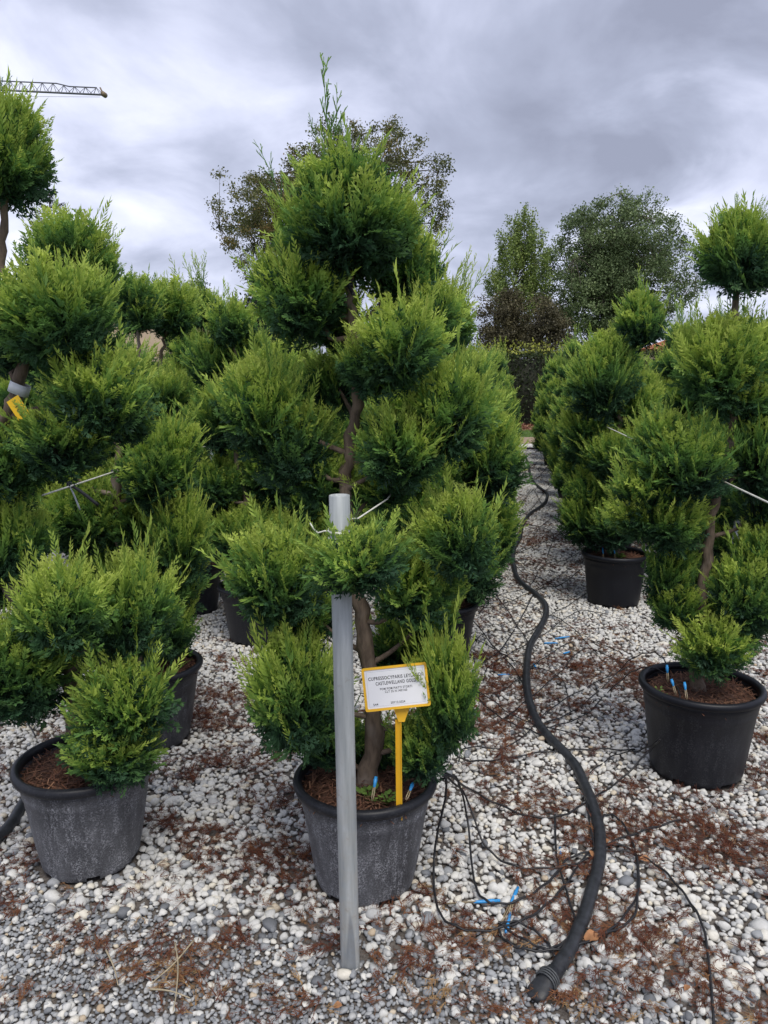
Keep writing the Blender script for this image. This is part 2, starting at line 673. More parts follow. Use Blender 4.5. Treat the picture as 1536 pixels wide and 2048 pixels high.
# ------------------------------------------------------------------ foliage sprays
def frond(nside, l0, angle, sub, wid, axw=1.0, seed=0):
    """flat feathery cypress spray, axis along +X, length 1; returns V, T, t (0 base .. 1 tip)"""
    r = np.random.default_rng(seed)
    V, T, A = [], [], []

    def twig(p, d, ln, w, t0, t1):
        n = np.array([-d[1], d[0], 0])
        k = r.normal(0, 0.10, 3) * ln
        o = len(V)
        mid = p + d * ln * 0.45
        V.extend([p - n * w * 0.2, mid - n * w * 0.5 + np.array([0, 0, k[2]]), mid + n * w * 0.5 + np.array([0, 0, -k[2] * 0.5]), p + d * ln + np.array([0, 0, k[1]])])
        T.extend([(o, o + 1, o + 2), (o + 1, o + 3, o + 2)])
        A.extend([t0, (t0 + t1) / 2, (t0 + t1) / 2, t1])

    bow = r.normal(0, 0.10)
    sway = r.normal(0, 0.08)
    ax = lambda t: np.array([t, sway * t * t, bow * t * t])
    for i in range(5):
        a, b_ = ax(i / 5), ax((i + 1) / 5)
        d = (b_ - a) / np.linalg.norm(b_ - a)
        twig(a, d, 0.24, wid * axw * (1.0 - 0.1 * i), i / 5, (i + 1) / 5)
    for i in range(nside * 2):
        s = 1 if i % 2 else -1
        t = 0.08 + 0.86 * (i + r.uniform(-0.2, 0.2)) / (nside * 2)
        ln = (l0 * (1 - t) ** 0.75 * min(1, 0.45 + 2.2 * t) + 0.05) * r.uniform(0.8, 1.2)
        an = angle * r.uniform(0.8, 1.2) * s
        d = np.array([math.cos(an), math.sin(an), r.normal(0, 0.12)])
        p = ax(t)
        twig(p, d, ln, wid, t, min(1, t + 0.35))
        ns = sub if ln > 0.14 else (1 if ln > 0.09 and sub else 0)
        for j in range(ns * 2):
            s2 = 1 if j % 2 else -1
            tt = 0.18 + 0.62 * (j + 0.5) / (ns * 2)
            an2 = an + s2 * 0.62 * r.uniform(0.7, 1.3)
            d2 = np.array([math.cos(an2), math.sin(an2), r.normal(0, 0.18)])
            twig(p + d * ln * tt, d2, ln * 0.42 * (1.15 - tt) + 0.03, wid * 0.95, t + 0.1, min(1, t + 0.25 + 0.2 * tt))
    return np.array(V), np.array(T), np.array(A)


FR_HI = [frond(6, 0.38, 0.66, 2, 0.040, seed=s) for s in range(7)]
FR_LO = [frond(5, 0.42, 0.70, 0, 0.075, seed=20 + s) for s in range(5)]
SH_HI = [frond(14, 0.15, 0.42, 0, 0.022, 0.55, seed=40 + s) for s in range(5)]
SH_LO = [frond(9, 0.17, 0.42, 0, 0.034, 0.55, seed=60 + s) for s in range(4)]


def norm(a):
    return a / (np.linalg.norm(a, axis=-1, keepdims=True) + 1e-9)


def place(templates, P, D, S, AGE0, AGE1, up=None, twist=1.0):
    """sprays at P along D with length S; age runs AGE0 at the base to AGE1 at the tip"""
    Vs, Ts, As = [], [], []
    o = 0
    which = rng.integers(0, len(templates), len(P))
    rnd = norm(rng.normal(size=(len(P), 3)))
    for k, (V, T, A) in enumerate(templates):
        ix = np.where(which == k)[0]
        if not len(ix):
            continue
        d = norm(D[ix])
        s = norm(np.cross(d, rnd[ix]))
        n = np.cross(d, s)
        Rm = np.stack([d, s, n], axis=1)             # rows: local axes
        W = np.einsum('vk,nkc->nvc', V, Rm) * S[ix][:, None, None] + P[ix][:, None, :]
        # weight: tips nod or lift a little
        ag = AGE0[ix][:, None] + (AGE1[ix] - AGE0[ix])[:, None] * A[None, :]
        Vs.append(W.reshape(-1, 3))
        As.append(ag.ravel())
        tt = T[None] + (np.arange(len(ix)) * len(V))[:, None, None] + o
        Ts.append(tt.reshape(-1, 3))
        o += len(ix) * len(V)
    return np.concatenate(Vs), np.concatenate(Ts), np.concatenate(As)


def cat_geo(parts):
    V, T, A, o = [], [], [], 0
    for v, t, a in parts:
        V.append(v)
        T.append(t + o)
        A.append(a)
        o += len(v)
    return np.concatenate(V), np.concatenate(T), np.concatenate(A)


def twigs_geo(n, a, c):
    """bare brown twigs inside a clump"""
    V, T = [], []
    for i in range(n):
        d = norm(rng.normal(size=3) + np.array([0, 0, 0.3]))
        e = d * np.array([a, a, c]) * rng.uniform(0.45, 0.8)
        s = norm(np.cross(d, norm(rng.normal(size=3))))
        s2 = np.cross(d, s)
        o = len(V)
        w = 0.0035
        V += [s * w, -s * 0.5 * w + s2 * w * 0.8, -s * 0.5 * w - s2 * w * 0.8, e]
        T += [(o, o + 1, o + 3), (o + 1, o + 2, o + 3), (o + 2, o, o + 3)]
    return np.array(V), np.array(T), np.full(len(V), -0.28)


def leader_template(seed):
    r = np.random.default_rng(seed)
    V, T, A = [], [], []

    def prism(p, q, w0, w1, t0, t1):
        d = norm(q - p)
        s = norm(np.cross(d, np.array([0.3, 0.5, 0.8])))
        s2 = np.cross(d, s)
        o = len(V)
        for c, w, t in ((p, w0, t0), (q, w1, t1)):
            for k in range(3):
                th = k * 2.0944
                V.append(c + w * (math.cos(th) * s + math.sin(th) * s2))
                A.append(t)
        for k in range(3):
            j = (k + 1) % 3
            T.extend([(o + k, o + j, o + 3 + j), (o + k, o + 3 + j, o + 3 + k)])
        T.append((o + 3, o + 4, o + 5))

    f = lambda t: np.array([t, 0.03 * math.sin(5 * t + seed), 0.03 * math.cos(4 * t + seed) - 0.03])
    for i in range(6):
        prism(f(i / 6), f((i + 1) / 6), 0.0070 - 0.0007 * i, 0.0070 - 0.0007 * (i + 1), i / 6, (i + 1) / 6)
    k = 0
    t = 0.05
    while t < 0.93:
        th = k * 2.4 + r.uniform(-0.5, 0.5)
        an = r.uniform(0.30, 0.5)
        ln = (0.07 + 0.26 * (1 - t) ** 0.8 * (0.6 + 0.4 * min(1, t * 4))) * r.uniform(0.7, 1.2)
        d = np.array([math.cos(an), math.sin(an) * math.cos(th), math.sin(an) * math.sin(th)])
        p = f(t)
        prism(p, p + d * ln, 0.0062, 0.0042, t, min(1, t + 0.3))
        for j in range(3 if ln > 0.1 else 1):
            tt = (j + 0.6) / 3.4
            d2 = norm(d + r.normal(0, 0.42, 3))
            prism(p + d * ln * tt, p + d * ln * tt + d2 * ln * 0.34, 0.0058, 0.004, t + 0.1, min(1, t + 0.35))
        t += r.uniform(0.05, 0.095)
        k += 1
    return np.array(V), np.array(T), np.array(A)


LEADER = [leader_template(s) for s in range(4)]

def pom_mesh(name, a, c, lod, seed, leaders=False):
    """one clipped clump: half width a, half height c; feathery outside, new golden growth on its sky side, shade painted into its underside"""
    global rng
    rng = np.random.default_rng(seed)
    area = a * (a + 2 * c) / 3
    n = int((13500 if lod == 0 else 8000) * area) + 40
    d = norm(rng.normal(size=(n, 3)))
    # lumpy outline
    ph = rng.uniform(0, 6.28, 6)
    lump = 1 + 0.11 * np.sin(3 * d[:, 0] + 2.3 * d[:, 2] + ph[0]) + 0.10 * np.sin(4.1 * d[:, 1] - 2 * d[:, 0] + ph[1]) + 0.07 * np.sin(6 * d[:, 2] + 5 * d[:, 1] + ph[2])
    rad = np.array([a, a, c])
    upf = 0.5 + 0.5 * d[:, 2]
    ln = rng.uniform(0.080, 0.145, n) * (1.0 if a > 0.12 else 0.85)
    Dn = norm(d * np.array([1, 1, 0.9]) + np.array([0, 0, 0.42]) + upf[:, None] * np.array([0, 0, 0.45]) + rng.normal(0, 0.24, (n, 3)))
    out = rng.uniform(0.76, 1.04, n) + 0.16 * upf * rng.uniform(0, 1, n) ** 2
    tipp = d * rad * (lump * out)[:, None]
    P = tipp - Dn * (ln * 0.9)[:, None]
    expo = np.clip(0.40 + 0.56 * d[:, 2] + 0.9 * (out - 0.92) + rng.normal(0, 0.18, n), 0, 1)  # gilds new growth on top; underside darker, shade put into the colour
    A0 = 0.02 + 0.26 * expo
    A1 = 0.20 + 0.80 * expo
    tp = FR_HI if lod == 0 else FR_LO
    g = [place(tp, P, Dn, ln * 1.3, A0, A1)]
    # inner layer that closes the clump
    n2 = int(n * 0.45)
    d2 = norm(rng.normal(size=(n2, 3)))
    P2 = d2 * rad * rng.uniform(0.10, 0.42, n2)[:, None]
    D2 = norm(d2 + rng.normal(0, 0.35, (n2, 3)) + np.array([0, 0, 0.15]))
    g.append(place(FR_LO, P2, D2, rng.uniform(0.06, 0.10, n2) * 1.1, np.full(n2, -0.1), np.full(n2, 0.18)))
    # upright new shoots standing above the clip line
    n3 = int((80 if lod == 0 else 52) * (a / 0.15) ** 2) + 8
    d3 = norm(rng.normal(size=(n3, 3)) * np.array([1, 1, 0.5]) + np.array([0, 0, 0.50]))
    D3 = norm(d3 * np.array([0.65, 0.65, 0.4]) + np.array([0, 0, 0.85]) + rng.normal(0, 0.13, (n3, 3)))
    l3 = rng.uniform(0.10, 0.20, n3) * rng.choice([1, 1, 1, 1.5], n3)
    P3 = d3 * rad * 0.90 - D3 * (l3 * 0.42)[:, None]
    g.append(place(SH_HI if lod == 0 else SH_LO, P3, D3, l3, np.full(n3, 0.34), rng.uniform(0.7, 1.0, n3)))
    if leaders:
        n4 = 9
        d4 = norm(rng.normal(size=(n4, 3)) * np.array([1, 1, 0.3]) + np.array([0, 0, 1.3]))
        D4 = norm(d4 * np.array([0.45, 0.45, 0.3]) + np.array([0, 0, 0.9]))
        l4 = rng.uniform(0.14, 0.34, n4)
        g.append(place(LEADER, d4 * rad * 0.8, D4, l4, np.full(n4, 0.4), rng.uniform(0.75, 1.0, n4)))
    g.append(twigs_geo(22, a, c))
    V, T, A = cat_geo(g)
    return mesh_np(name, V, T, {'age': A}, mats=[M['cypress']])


POMS = {0: [], 1: []}
_shapes = [(0.115, 0.105), (0.12, 0.13), (0.15, 0.12), (0.15, 0.15), (0.145, 0.175), (0.18, 0.125), (0.185, 0.165), (0.165, 0.20)]
for i, (a, c) in enumerate(_shapes):
    POMS[0].append((a, c, pom_mesh('clipped_clump', a, c, 0, 100 + i)))
TOPS = {l: [(0.115, 0.12, pom_mesh('flame_clump', 0.115, 0.12, l, 400 + i + 10 * l, True)) for i in range(2)] for l in (0, 1)}
for i, (a, c) in enumerate(_shapes[:7]):
    POMS[1].append((a, c, pom_mesh('clipped_clump_far', a, c, 1, 200 + i)))


def add_pom(parent, loc, ru, rv, lod=0, tip=False):
    best = random.choice(TOPS[lod]) if tip else min(POMS[lod], key=lambda p: abs(math.log(p[0] / ru)) + 0.7 * abs(math.log((p[1] / p[0]) / (rv / ru))) + random.uniform(0, 0.12))
    o = obj('pom_pom', best[2], parent, loc)
    o.rotation_euler = (random.uniform(-0.2, 0.2), random.uniform(-0.2, 0.2), random.uniform(0, 6.28))
    o.scale = (ru / best[0] * random.uniform(0.95, 1.08), ru / best[0] * random.uniform(0.95, 1.08), rv / best[1])
    return o


SHOOTS = {}


def add_shoot(parent, p, q, age):
    """one long leader shoot from p to q"""
    key = (random.randrange(4), int(age * 4))
    if key not in SHOOTS:
        V, T, A = LEADER[key[0]]
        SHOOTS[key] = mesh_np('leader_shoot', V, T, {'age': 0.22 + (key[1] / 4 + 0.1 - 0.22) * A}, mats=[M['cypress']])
    d = Vector(q - p)
    o = obj('leader_shoot', SHOOTS[key], parent, p)
    o.rotation_euler = Vector((1, 0, 0)).rotation_difference(d).to_euler()
    o.scale = (d.length,) * 3
    return o


# ------------------------------------------------------------------ pots, soil, trunks
def pot_meshes(rt, rb, h, name='pot'):
    """flared tub: body with drain notches and a raised line, rolled rim as a piece of its own"""
    n = 72
    prof = [(rb * 0.97, 0.0), (rb, 0.014), (rb * 1.004, 0.02), (rb + (rt - rb) * 0.25, h * 0.25), (rb + (rt - rb) * 0.5, h * 0.5),
            (rb + (rt - rb) * 0.735, h * 0.735), (rb + (rt - rb) * 0.74 + 0.0026, h * 0.745), (rb + (rt - rb) * 0.80 + 0.0030, h * 0.80),
            (rb + (rt - rb) * 0.86 + 0.0034, h * 0.86), (rb + (rt - rb) * 0.865 + 0.006, h * 0.87), (rt + 0.002, h - 0.024), (rt - 0.006, h - 0.02),
            (rt - 0.008, h - 0.03), (rb + (rt - rb) * 0.5 - 0.006, h * 0.5), (rb - 0.006, 0.016)]
    vs, fs = [], []
    for i, (r, z) in enumerate(prof):
        for k in range(n):
            th = 2 * math.pi * k / n
            w = 1 + 0.004 * math.sin(2 * th + 1) + 0.0025 * math.sin(5 * th)
            rib = 1 + (0.006 if (k % 6 == 0 and 2 < i < 6) else 0)
            vs.append((r * w * rib * math.cos(th), r * w * rib * math.sin(th), z))
    for i in range(len(prof) - 1):
        for k in range(n):
            if i == 0 and k % 12 in (0, 1, 2):
                continue
            fs.append((i * n + k, i * n + (k + 1) % n, (i + 1) * n + (k + 1) % n, (i + 1) * n + k))
    fs.append(tuple(range((len(prof) - 1) * n, len(prof) * n)))
    mb = MB()
    mb.add(vs, fs)
    body = mb.mesh(name, M['pot'])
    rim_prof = [(rt - 0.010, h - 0.026), (rt + 0.004, h - 0.030), (rt + 0.013, h - 0.026), (rt + 0.017, h - 0.016), (rt + 0.015, h - 0.005),
                (rt + 0.007, h + 0.001), (rt - 0.003, h), (rt - 0.009, h - 0.008)]
    vs, fs = [], []
    for (r, z) in rim_prof:
        for k in range(n):
            th = 2 * math.pi * k / n
            w = 1 + 0.004 * math.sin(2 * th + 1) + 0.0025 * math.sin(5 * th)
            vs.append((r * w * math.cos(th), r * w * math.sin(th), z))
    m = len(rim_prof)
    for i in range(m):
        for k in range(n):
            j = (i + 1) % m
            fs.append((i * n + k, i * n + (k + 1) % n, j * n + (k + 1) % n, j * n + k))
    mb = MB()
    mb.add(vs, fs)
    return body, mb.mesh('rim', M['pot'])


def soil_mesh(r, z, seed):
    """uneven mulch surface with loose bark fibres"""
    rr = np.random.default_rng(seed)
    mb = MB()
    nr, nt_ = 9, 36
    vs = [(0, 0, z + 0.02)]
    fs = []
    ph = rr.uniform(0, 6, 4)
    for i in range(1, nr + 1):
        q = r * i / nr
        for k in range(nt_):
            th = 2 * math.pi * k / nt_
            hh = 0.02 * (1 - (i / nr) ** 2) + 0.006 * math.sin(3 * th + ph[0] + i) + rr.normal(0, 0.003)
            vs.append((q * math.cos(th), q * math.sin(th), z + hh))
    for k in range(nt_):
        fs.append((0, 1 + k, 1 + (k + 1) % nt_))
    for i in range(nr - 1):
        for k in range(nt_):
            a = 1 + i * nt_ + k
            b_ = 1 + i * nt_ + (k + 1) % nt_
            fs.append((a, a + nt_, b_ + nt_, b_))
    mb.add(vs, fs)
    base = mb.mesh('soil', M['soil'])
    # fibres
    n = 1500
    q = r * 0.98 * np.sqrt(rr.uniform(0, 1, n))
    th = rr.uniform(0, 6.283, n)
    hh = 0.02 * (1 - (q / r) ** 2) + 0.005
    P = np.stack([q * np.cos(th), q * np.sin(th), z + hh + rr.uniform(0, 0.010, n)], 1)
    az = rr.uniform(0, 6.283, n)
    D = np.stack([np.cos(az), np.sin(az), rr.normal(0.05, 0.28, n)], 1)
    S = rr.uniform(0.012, 0.04, n)
    W = rr.uniform(0.0009, 0.0024, n)
    s = np.stack([-np.sin(az), np.cos(az), rr.normal(0, 0.3, n)], 1)
    V = np.stack([P - s * W[:, None], P + s * W[:, None], P + D * S[:, None] + s * W[:, None] * 0.7, P + D * S[:, None] - s * W[:, None] * 0.7], 1).reshape(-1, 3)
    T = np.arange(4 * n).reshape(n, 4)
    A = np.repeat(np.clip(rr.beta(1.6, 2.2, n), 0, 1), 4)
    return base, mesh_np('mulch', V, T, {'age': A}, mats=[M['fibre']])


POT_BODY, POT_RIM = pot_meshes(0.200, 0.150, 0.335)
POT2_BODY, POT2_RIM = pot_meshes(0.215, 0.172, 0.355, 'pot')
SOIL = [soil_mesh(0.187, 0.292, s) for s in (1, 2, 3)]
SOIL2 = soil_mesh(0.200, 0.305, 5)


def trunk_mesh(pts, r0, r1, branches, lod=0):
    """one continuous wood mesh: trunk through pts, branches (p, q, radius)"""
    mb = MB()
    sp = spline(pts, 5 if lod == 0 else 3)
    n = len(sp)
    rads = []
    for i in range(n):
        t = i / (n - 1)
        r = r0 + (r1 - r0) * t ** 0.5
        r *= 1 + 0.10 * math.sin(i * 1.7) * (1 if lod == 0 else 0.5)
        if i == 0:
            r *= 1.25
        rads.append(r)
    sp = [p + np.array([random.gauss(0, 0.004), random.gauss(0, 0.004), 0]) for p in sp]
    mb.tube(sp, rads, 9 if lod == 0 else 6, rough=0.07)
    S = np.array(sp)
    for q, rb in branches:
        q = np.asarray(q, float)
        dz = q[2] - S[:, 2]
        cost = np.linalg.norm(S - q, axis=1) + np.where(dz < 0.05, 0.35, 0) + np.abs(dz - 0.13) * 0.6
        i = int(np.argmin(cost))
        p = S[i]
        if np.linalg.norm(q - p) < 0.05:
            continue
        m1 = p + (q - p) * 0.4 + np.array([0, 0, -0.02]) + rng.normal(0, 0.012, 3)
        m2 = p + (q - p) * 0.75 + rng.normal(0, 0.012, 3)
        bs = spline([p, m1, m2, q], 3)
        mb.tube(bs, [rb * 1.5 * (1 - 0.65 * k / (len(bs) - 1)) for k in range(len(bs))], 6 if lod == 0 else 5, rough=0.06)
    return mb.mesh('trunk', M['bark'])


PG = 1.0


def make_plant(base, label, group, trunk_pts, poms, r0=0.032, r1=0.010, big=False, dust=0.2, lod=0, leaders=(), cat='topiary', tip_last=False):
    """potted topiary; trunk_pts and poms in world coordinates, stored relative to the base"""
    b = np.array([base[0], base[1], 0.0])
    root = empty('potted_topiary', b)
    tag(root, label, cat, group)
    body = obj('pot', POT2_BODY if big else POT_BODY, root, (0, 0, 0.008))
    body.rotation_euler = (0, 0, random.uniform(0, 6.28))
    body['dust'] = dust
    rim = obj('rim', POT2_RIM if big else POT_RIM, body)
    rim['dust'] = dust * 0.35
    so, mu = SOIL2 if big else random.choice(SOIL)
    s_ = obj('soil', so, root, (0, 0, 0.008))
    m_ = obj('mulch', mu, s_)
    m_['kind'] = 'stuff'
    br = [(np.asarray(c) - b, 0.006 if r < 0.12 else 0.008) for c, r, rv in poms]
    tm = trunk_mesh([np.asarray(p) - b for p in trunk_pts], r0, r1, br, lod)
    obj('trunk', tm, root)
    for i, (c, ru, rv) in enumerate(poms):
        add_pom(root, np.asarray(c) - b, ru * PG, rv * PG, lod, tip_last and i == len(poms) - 1)
    if leaders:
        for p, q, a in leaders:
            add_shoot(root, np.asarray(p) - b, np.asarray(q) - b, a)
    return root


def from_photo(base, y, trunk_px, pom_px, lead_px=(), **kw):
    """poms: (u, v, ru, rv, dy) in photo pixels with a real offset dy in depth"""
    z0 = 0.29
    tp = [np.array([base[0], base[1], z0])]
    for t in trunk_px:
        tp.append(at(t[0], t[1], y + (t[2] if len(t) > 2 else 0)))
    poms = []
    for u, v, ru, rv, dy in pom_px:
        c = at(u, v, y + dy)
        k = depth(c) / F
        poms.append((c, ru * k, rv * k))
    ld = [(at(a, b_, y + dy), at(c, d, y + dy + dz), ag) for a, b_, c, d, dy, dz, ag in lead_px]
    return make_plant(base, trunk_pts=tp, poms=poms, leaders=ld, **kw)


# --- the plant with the yellow sign
from_photo((-0.42, 2.13), 2.13,
           [(752, 1460), (738, 1330), (722, 1220), (700, 1090), (692, 980), (702, 890), (714, 790, -.02), (716, 710), (702, 620), (696, 540), (688, 430)],
           [(690, 470, 112, 78, 0), (684, 385, 82, 62, 0), (612, 468, 48, 55, .05), (772, 455, 58, 62, .04),
            (600, 606, 80, 72, -.02), (668, 640, 55, 60, .10), (545, 560, 40, 40, .06),
            (812, 560, 72, 80, .16), (865, 640, 52, 62, .12), (800, 700, 80, 72, -.10), (745, 738, 58, 52, -.05),
            (672, 770, 62, 55, .16), (528, 826, 72, 86, -.02), (590, 900, 70, 82, .02), (650, 958, 56, 58, .06),
            (895, 836, 82, 82, 0), (800, 905, 78, 66, -.06), (770, 975, 60, 40, .05),
            (718, 1126, 84, 58, -.42), (555, 1158, 84, 90, -.08), (610, 1235, 66, 52, .04),
            (912, 1080, 72, 86, -.04), (832, 1168, 74, 82, .0),
            (596, 1392, 82, 118, -.10), (660, 1480, 56, 58, .02), (893, 1402, 60, 118, -.06), (842, 1500, 52, 58, -.05),
            (745, 1500, 55, 40, .12), (812, 1300, 66, 58, .14), (860, 1235, 50, 46, .1)],
           [(648, 400, 645, 112, 0, -.05, .55), (658, 360, 667, 166, .01, -.03, .55), (646, 330, 616, 224, -.01, -.02, .5),
            (664, 350, 683, 224, .02, 0, .5), (672, 340, 694, 256, 0, .02, .55), (575, 430, 502, 284, 0, 0, .7), (722, 370, 764, 262, 0, 0, .75),
            (735, 370, 746, 292, 0, .03, .7), (800, 460, 844, 369, .02, 0, .85), (825, 470, 860, 391, .05, 0, .85), (868, 540, 901, 443, .12, 0, .95),
            (590, 440, 560, 345, 0, 0, .7), (545, 545, 512, 500, .05, 0, .8), (610, 400, 600, 330, .02, 0, .7), (560, 1120, 545, 1045, -.1, 0, .8),
            (708, 1060, 706, 965, -.44, 0, .95), (745, 1070, 775, 1020, -.44, 0, .9), (640, 1085, 610, 1030, -.42, 0, .85),
            (930, 1040, 948, 990, 0, 0, .9), (640, 420, 622, 300, .03, 0, .6), (700, 380, 712, 300, .02, 0, .7), (780, 420, 806, 350, .03, 0, .8)],
           r0=0.036, dust=1.0, label='tall clipped cypress in dusty pot behind the yellow sign and steel pole', group='potted topiaries')

# --- dusty pot with the white trunk band
from_photo((-1.31, 2.09), 2.09,
           [(158, 1440), (140, 1345), (85, 1262), (35, 1195), (-15, 1110), (-50, 1000), (-25, 900), (18, 820), (38, 755), (60, 690), (70, 630), (30, 595), (2, 520), (10, 420), (5, 330)],
           [(-10, 330, 92, 72, 0), (10, 262, 62, 55, .02), (-70, 300, 60, 60, .05),
            (108, 640, 105, 95, -.03), (30, 690, 60, 55, .08), (170, 610, 50, 55, .08),
            (200, 800, 84, 74, -.02), (122, 884, 84, 58, -.04), (0, 930, 90, 66, -.02), (-40, 985, 80, 60, .05), (255, 850, 40, 40, .05),
            (22, 1090, 62, 78, -.02), (-40, 1150, 60, 70, 0), (128, 1225, 80, 88, -.10), (30, 1340, 96, 92, -.12),
            (268, 1225, 74, 98, .08), (248, 1415, 80, 74, -.08), (226, 1505, 74, 58, -.10)],
           [(18, 260, 17, 150, 0, 0, .5), (3, 250, 2, 155, 0, 0, .45), (40, 260, 58, 215, 0, 0, .5), (60, 280, 76, 220, 0, 0, .5),
            (70, 310, 104, 266, 0, 0, .5), (85, 350, 112, 335, 0, 0, .5), (60, 395, 92, 372, 0, 0, .3), (-5, 260, -12, 190, 0, 0, .5)],
           r0=0.044, dust=0.95, label='leaning clipped cypress in dusty pot with white band on its trunk', group='potted topiaries')

# --- behind it
from_photo((-1.50, 2.92), 2.92,
           [(262, 1270), (248, 1120), (237, 1040), (233, 960), (238, 905), (226, 830), (190, 720), (165, 620), (150, 540)],
           [(142, 510, 74, 62, 0), (110, 575, 55, 45, .05), (190, 545, 40, 45, .05),
            (165, 745, 88, 62, .12), (235, 770, 52, 60, .1), (318, 950, 66, 78, .02), (350, 905, 46, 56, .06), (120, 930, 70, 60, .1),
            (165, 1035, 88, 70, .05), (280, 1050, 66, 64, .10), (362, 1085, 54, 88, .0), (330, 1165, 66, 70, .05),
            (230, 1150, 70, 66, .1), (332, 1260, 52, 62, .0), (262, 1320, 55, 42, .08), (190, 1280, 60, 56, .14)],
           [(175, 470, 177, 422, 0, 0, .8), (205, 500, 232, 445, 0, 0, .8), (120, 480, 100, 440, .03, 0, .8), (370, 1040, 378, 985, 0, 0, .9), (325, 880, 318, 830, .0, 0, .95),
            (150, 460, 150, 430, 0, 0, .8)],
           r0=0.034, dust=0.35, label='clipped cypress in cleaner black pot, tied to slanting white wire with black tie', group='potted topiaries')

# --- third of that column, small round head on thin stem
from_photo((-1.50, 4.25), 4.25,
           [(498, 1100), (496, 1020), (482, 960), (470, 900), (480, 830), (492, 775), (480, 735), (466, 690)],
           [(462, 652, 42, 40, 0), (430, 730, 50, 44, .1), (540, 770, 66, 62, 0), (500, 720, 40, 44, .1), (432, 845, 56, 50, 0), (520, 850, 60, 54, .1), (470, 800, 44, 40, -.1),
            (432, 970, 52, 48, 0), (540, 950, 50, 54, .1), (480, 1070, 62, 50, -.05), (540, 1090, 58, 52, .05), (455, 1015, 40, 36, .1)],
           [(458, 620, 455, 565, 0, 0, .9), (470, 620, 476, 590, 0, 0, .9), (530, 720, 528, 600, 0, 0, 1.), (536, 720, 540, 650, 0, 0, 1.), (560, 720, 572, 665, 0, 0, 1.)],
           r0=0.026, r1=0.008, dust=0.1, label='clipped cypress with small round head on thin bent stem', group='potted topiaries')

# --- two slim plants with bare stems below round heads
for (bx, by), hu, su, dv, lab in (((-2.42, 4.35), 272, 284, 0, 'clipped cypress with round head on bare slim stem'),
                                  ((-2.10, 4.75), 342, 312, 6, 'clipped cypress with round head and white ribbon on stem')):
    from_photo((bx, by), by,
               [(su - 4, 1010), (su - 2, 900), (su + 2, 820), (su - 2 + (hu - su) * .3, 740), (su + (hu - su) * .6, 680), (hu, 630)],
               [(hu, 605 + dv, 46, 42, 0), (hu - 12, 635 + dv, 34, 30, .05), (hu + 14, 630 + dv, 32, 32, -.03), (su + 42, 790, 42, 34, -.03), (su - 44, 760, 48, 40, .1),
                (su - 38, 860, 52, 46, .06), (su + 42, 900, 48, 46, 0), (su - 26, 1000, 56, 50, 0), (su + 40, 1020, 50, 46, 0)],
               [(hu - 6, 580, hu - 10, 540, 0, 0, .9), (hu + 16, 585, hu + 22, 548, 0, 0, .9), (hu - 28, 590, hu - 34, 552, 0, 0, .9), (hu + 30, 600, hu + 40, 560, 0, 0, .9)],
               r0=0.024, r1=0.009, dust=0.1, label=lab, group='potted topiaries')

# --- across the aisle, the tilted tub
from_photo((0.735, 3.02), 3.02,
           [(1392, 1330), (1398, 1240), (1412, 1120), (1428, 1010), (1450, 930), (1466, 850), (1470, 740), (1470, 640), (1480, 540)],
           [(1478, 520, 66, 62, 0), (1440, 505, 36, 44, .04), (1516, 540, 40, 46, .04), (1480, 465, 40, 40, 0),
            (1448, 735, 80, 78, 0), (1500, 720, 60, 70, .08), (1400, 700, 40, 40, .1), (1495, 800, 54, 50, .02),
            (1320, 880, 46, 50, .02), (1370, 935, 72, 70, -.05), (1300, 990, 62, 52, 0), (1275, 1030, 52, 44, .02), (1340, 1055, 66, 46, -.02),
            (1345, 1150, 46, 66, .04), (1352, 1215, 44, 52, .02), (1428, 1295, 60, 52, -.08), (1490, 1195, 62, 76, -.02), (1530, 1120, 60, 70, .05), (1470, 1250, 50, 52, .04),
            (1525, 920, 56, 82, 0), (1540, 1010, 60, 50, .1), (1440, 1250, 40, 40, .05)],
           [(1474, 450, 1474, 382, 0, 0, .55), (1496, 450, 1493, 410, 0, 0, .5), (1510, 460, 1536, 395, 0, 0, .5), (1450, 460, 1437, 435, 0, 0, .5), (1420, 500, 1398, 498, 0, 0, .4),
            (1500, 850, 1518, 790, -.02, 0, .95), (1515, 850, 1528, 800, -.02, 0, .95), (1300, 850, 1290, 815, 0, 0, .8)],
           r0=0.034, dust=0.12, big=True, label='clipped cypress with lone ball on top, curved trunk crossed by white wire', group='potted topiaries')

# --- next along the aisle
from_photo((0.70, 5.42), 5.42,
           [(1236, 1080), (1232, 1010), (1230, 930), (1236, 870), (1240, 820), (1232, 760), (1258, 700), (1275, 660)],
           [(1282, 655, 42, 38, 0), (1282, 618, 28, 30, 0), (1205, 770, 58, 60, 0), (1215, 720, 48, 44, .05), (1268, 810, 46, 44, .1),
            (1172, 860, 42, 52, .1), (1225, 915, 52, 46, -.05), (1290, 880, 50, 52, .1), (1190, 985, 46, 40, .1), (1228, 1050, 48, 42, -.05), (1168, 1040, 40, 50, .05), (1285, 970, 44, 44, .1)],
           [(1275, 615, 1272, 525, 0, 0, .95), (1285, 615, 1286, 555, 0, 0, .95), (1300, 620, 1325, 565, 0, 0, .95), (1265, 620, 1262, 580, 0, 0, .95)],
           r0=0.028, r1=0.009, dust=0.02, big=True, label='clipped cypress with flame-shaped tip in clean black pot beside grey pole', group='potted topiaries')

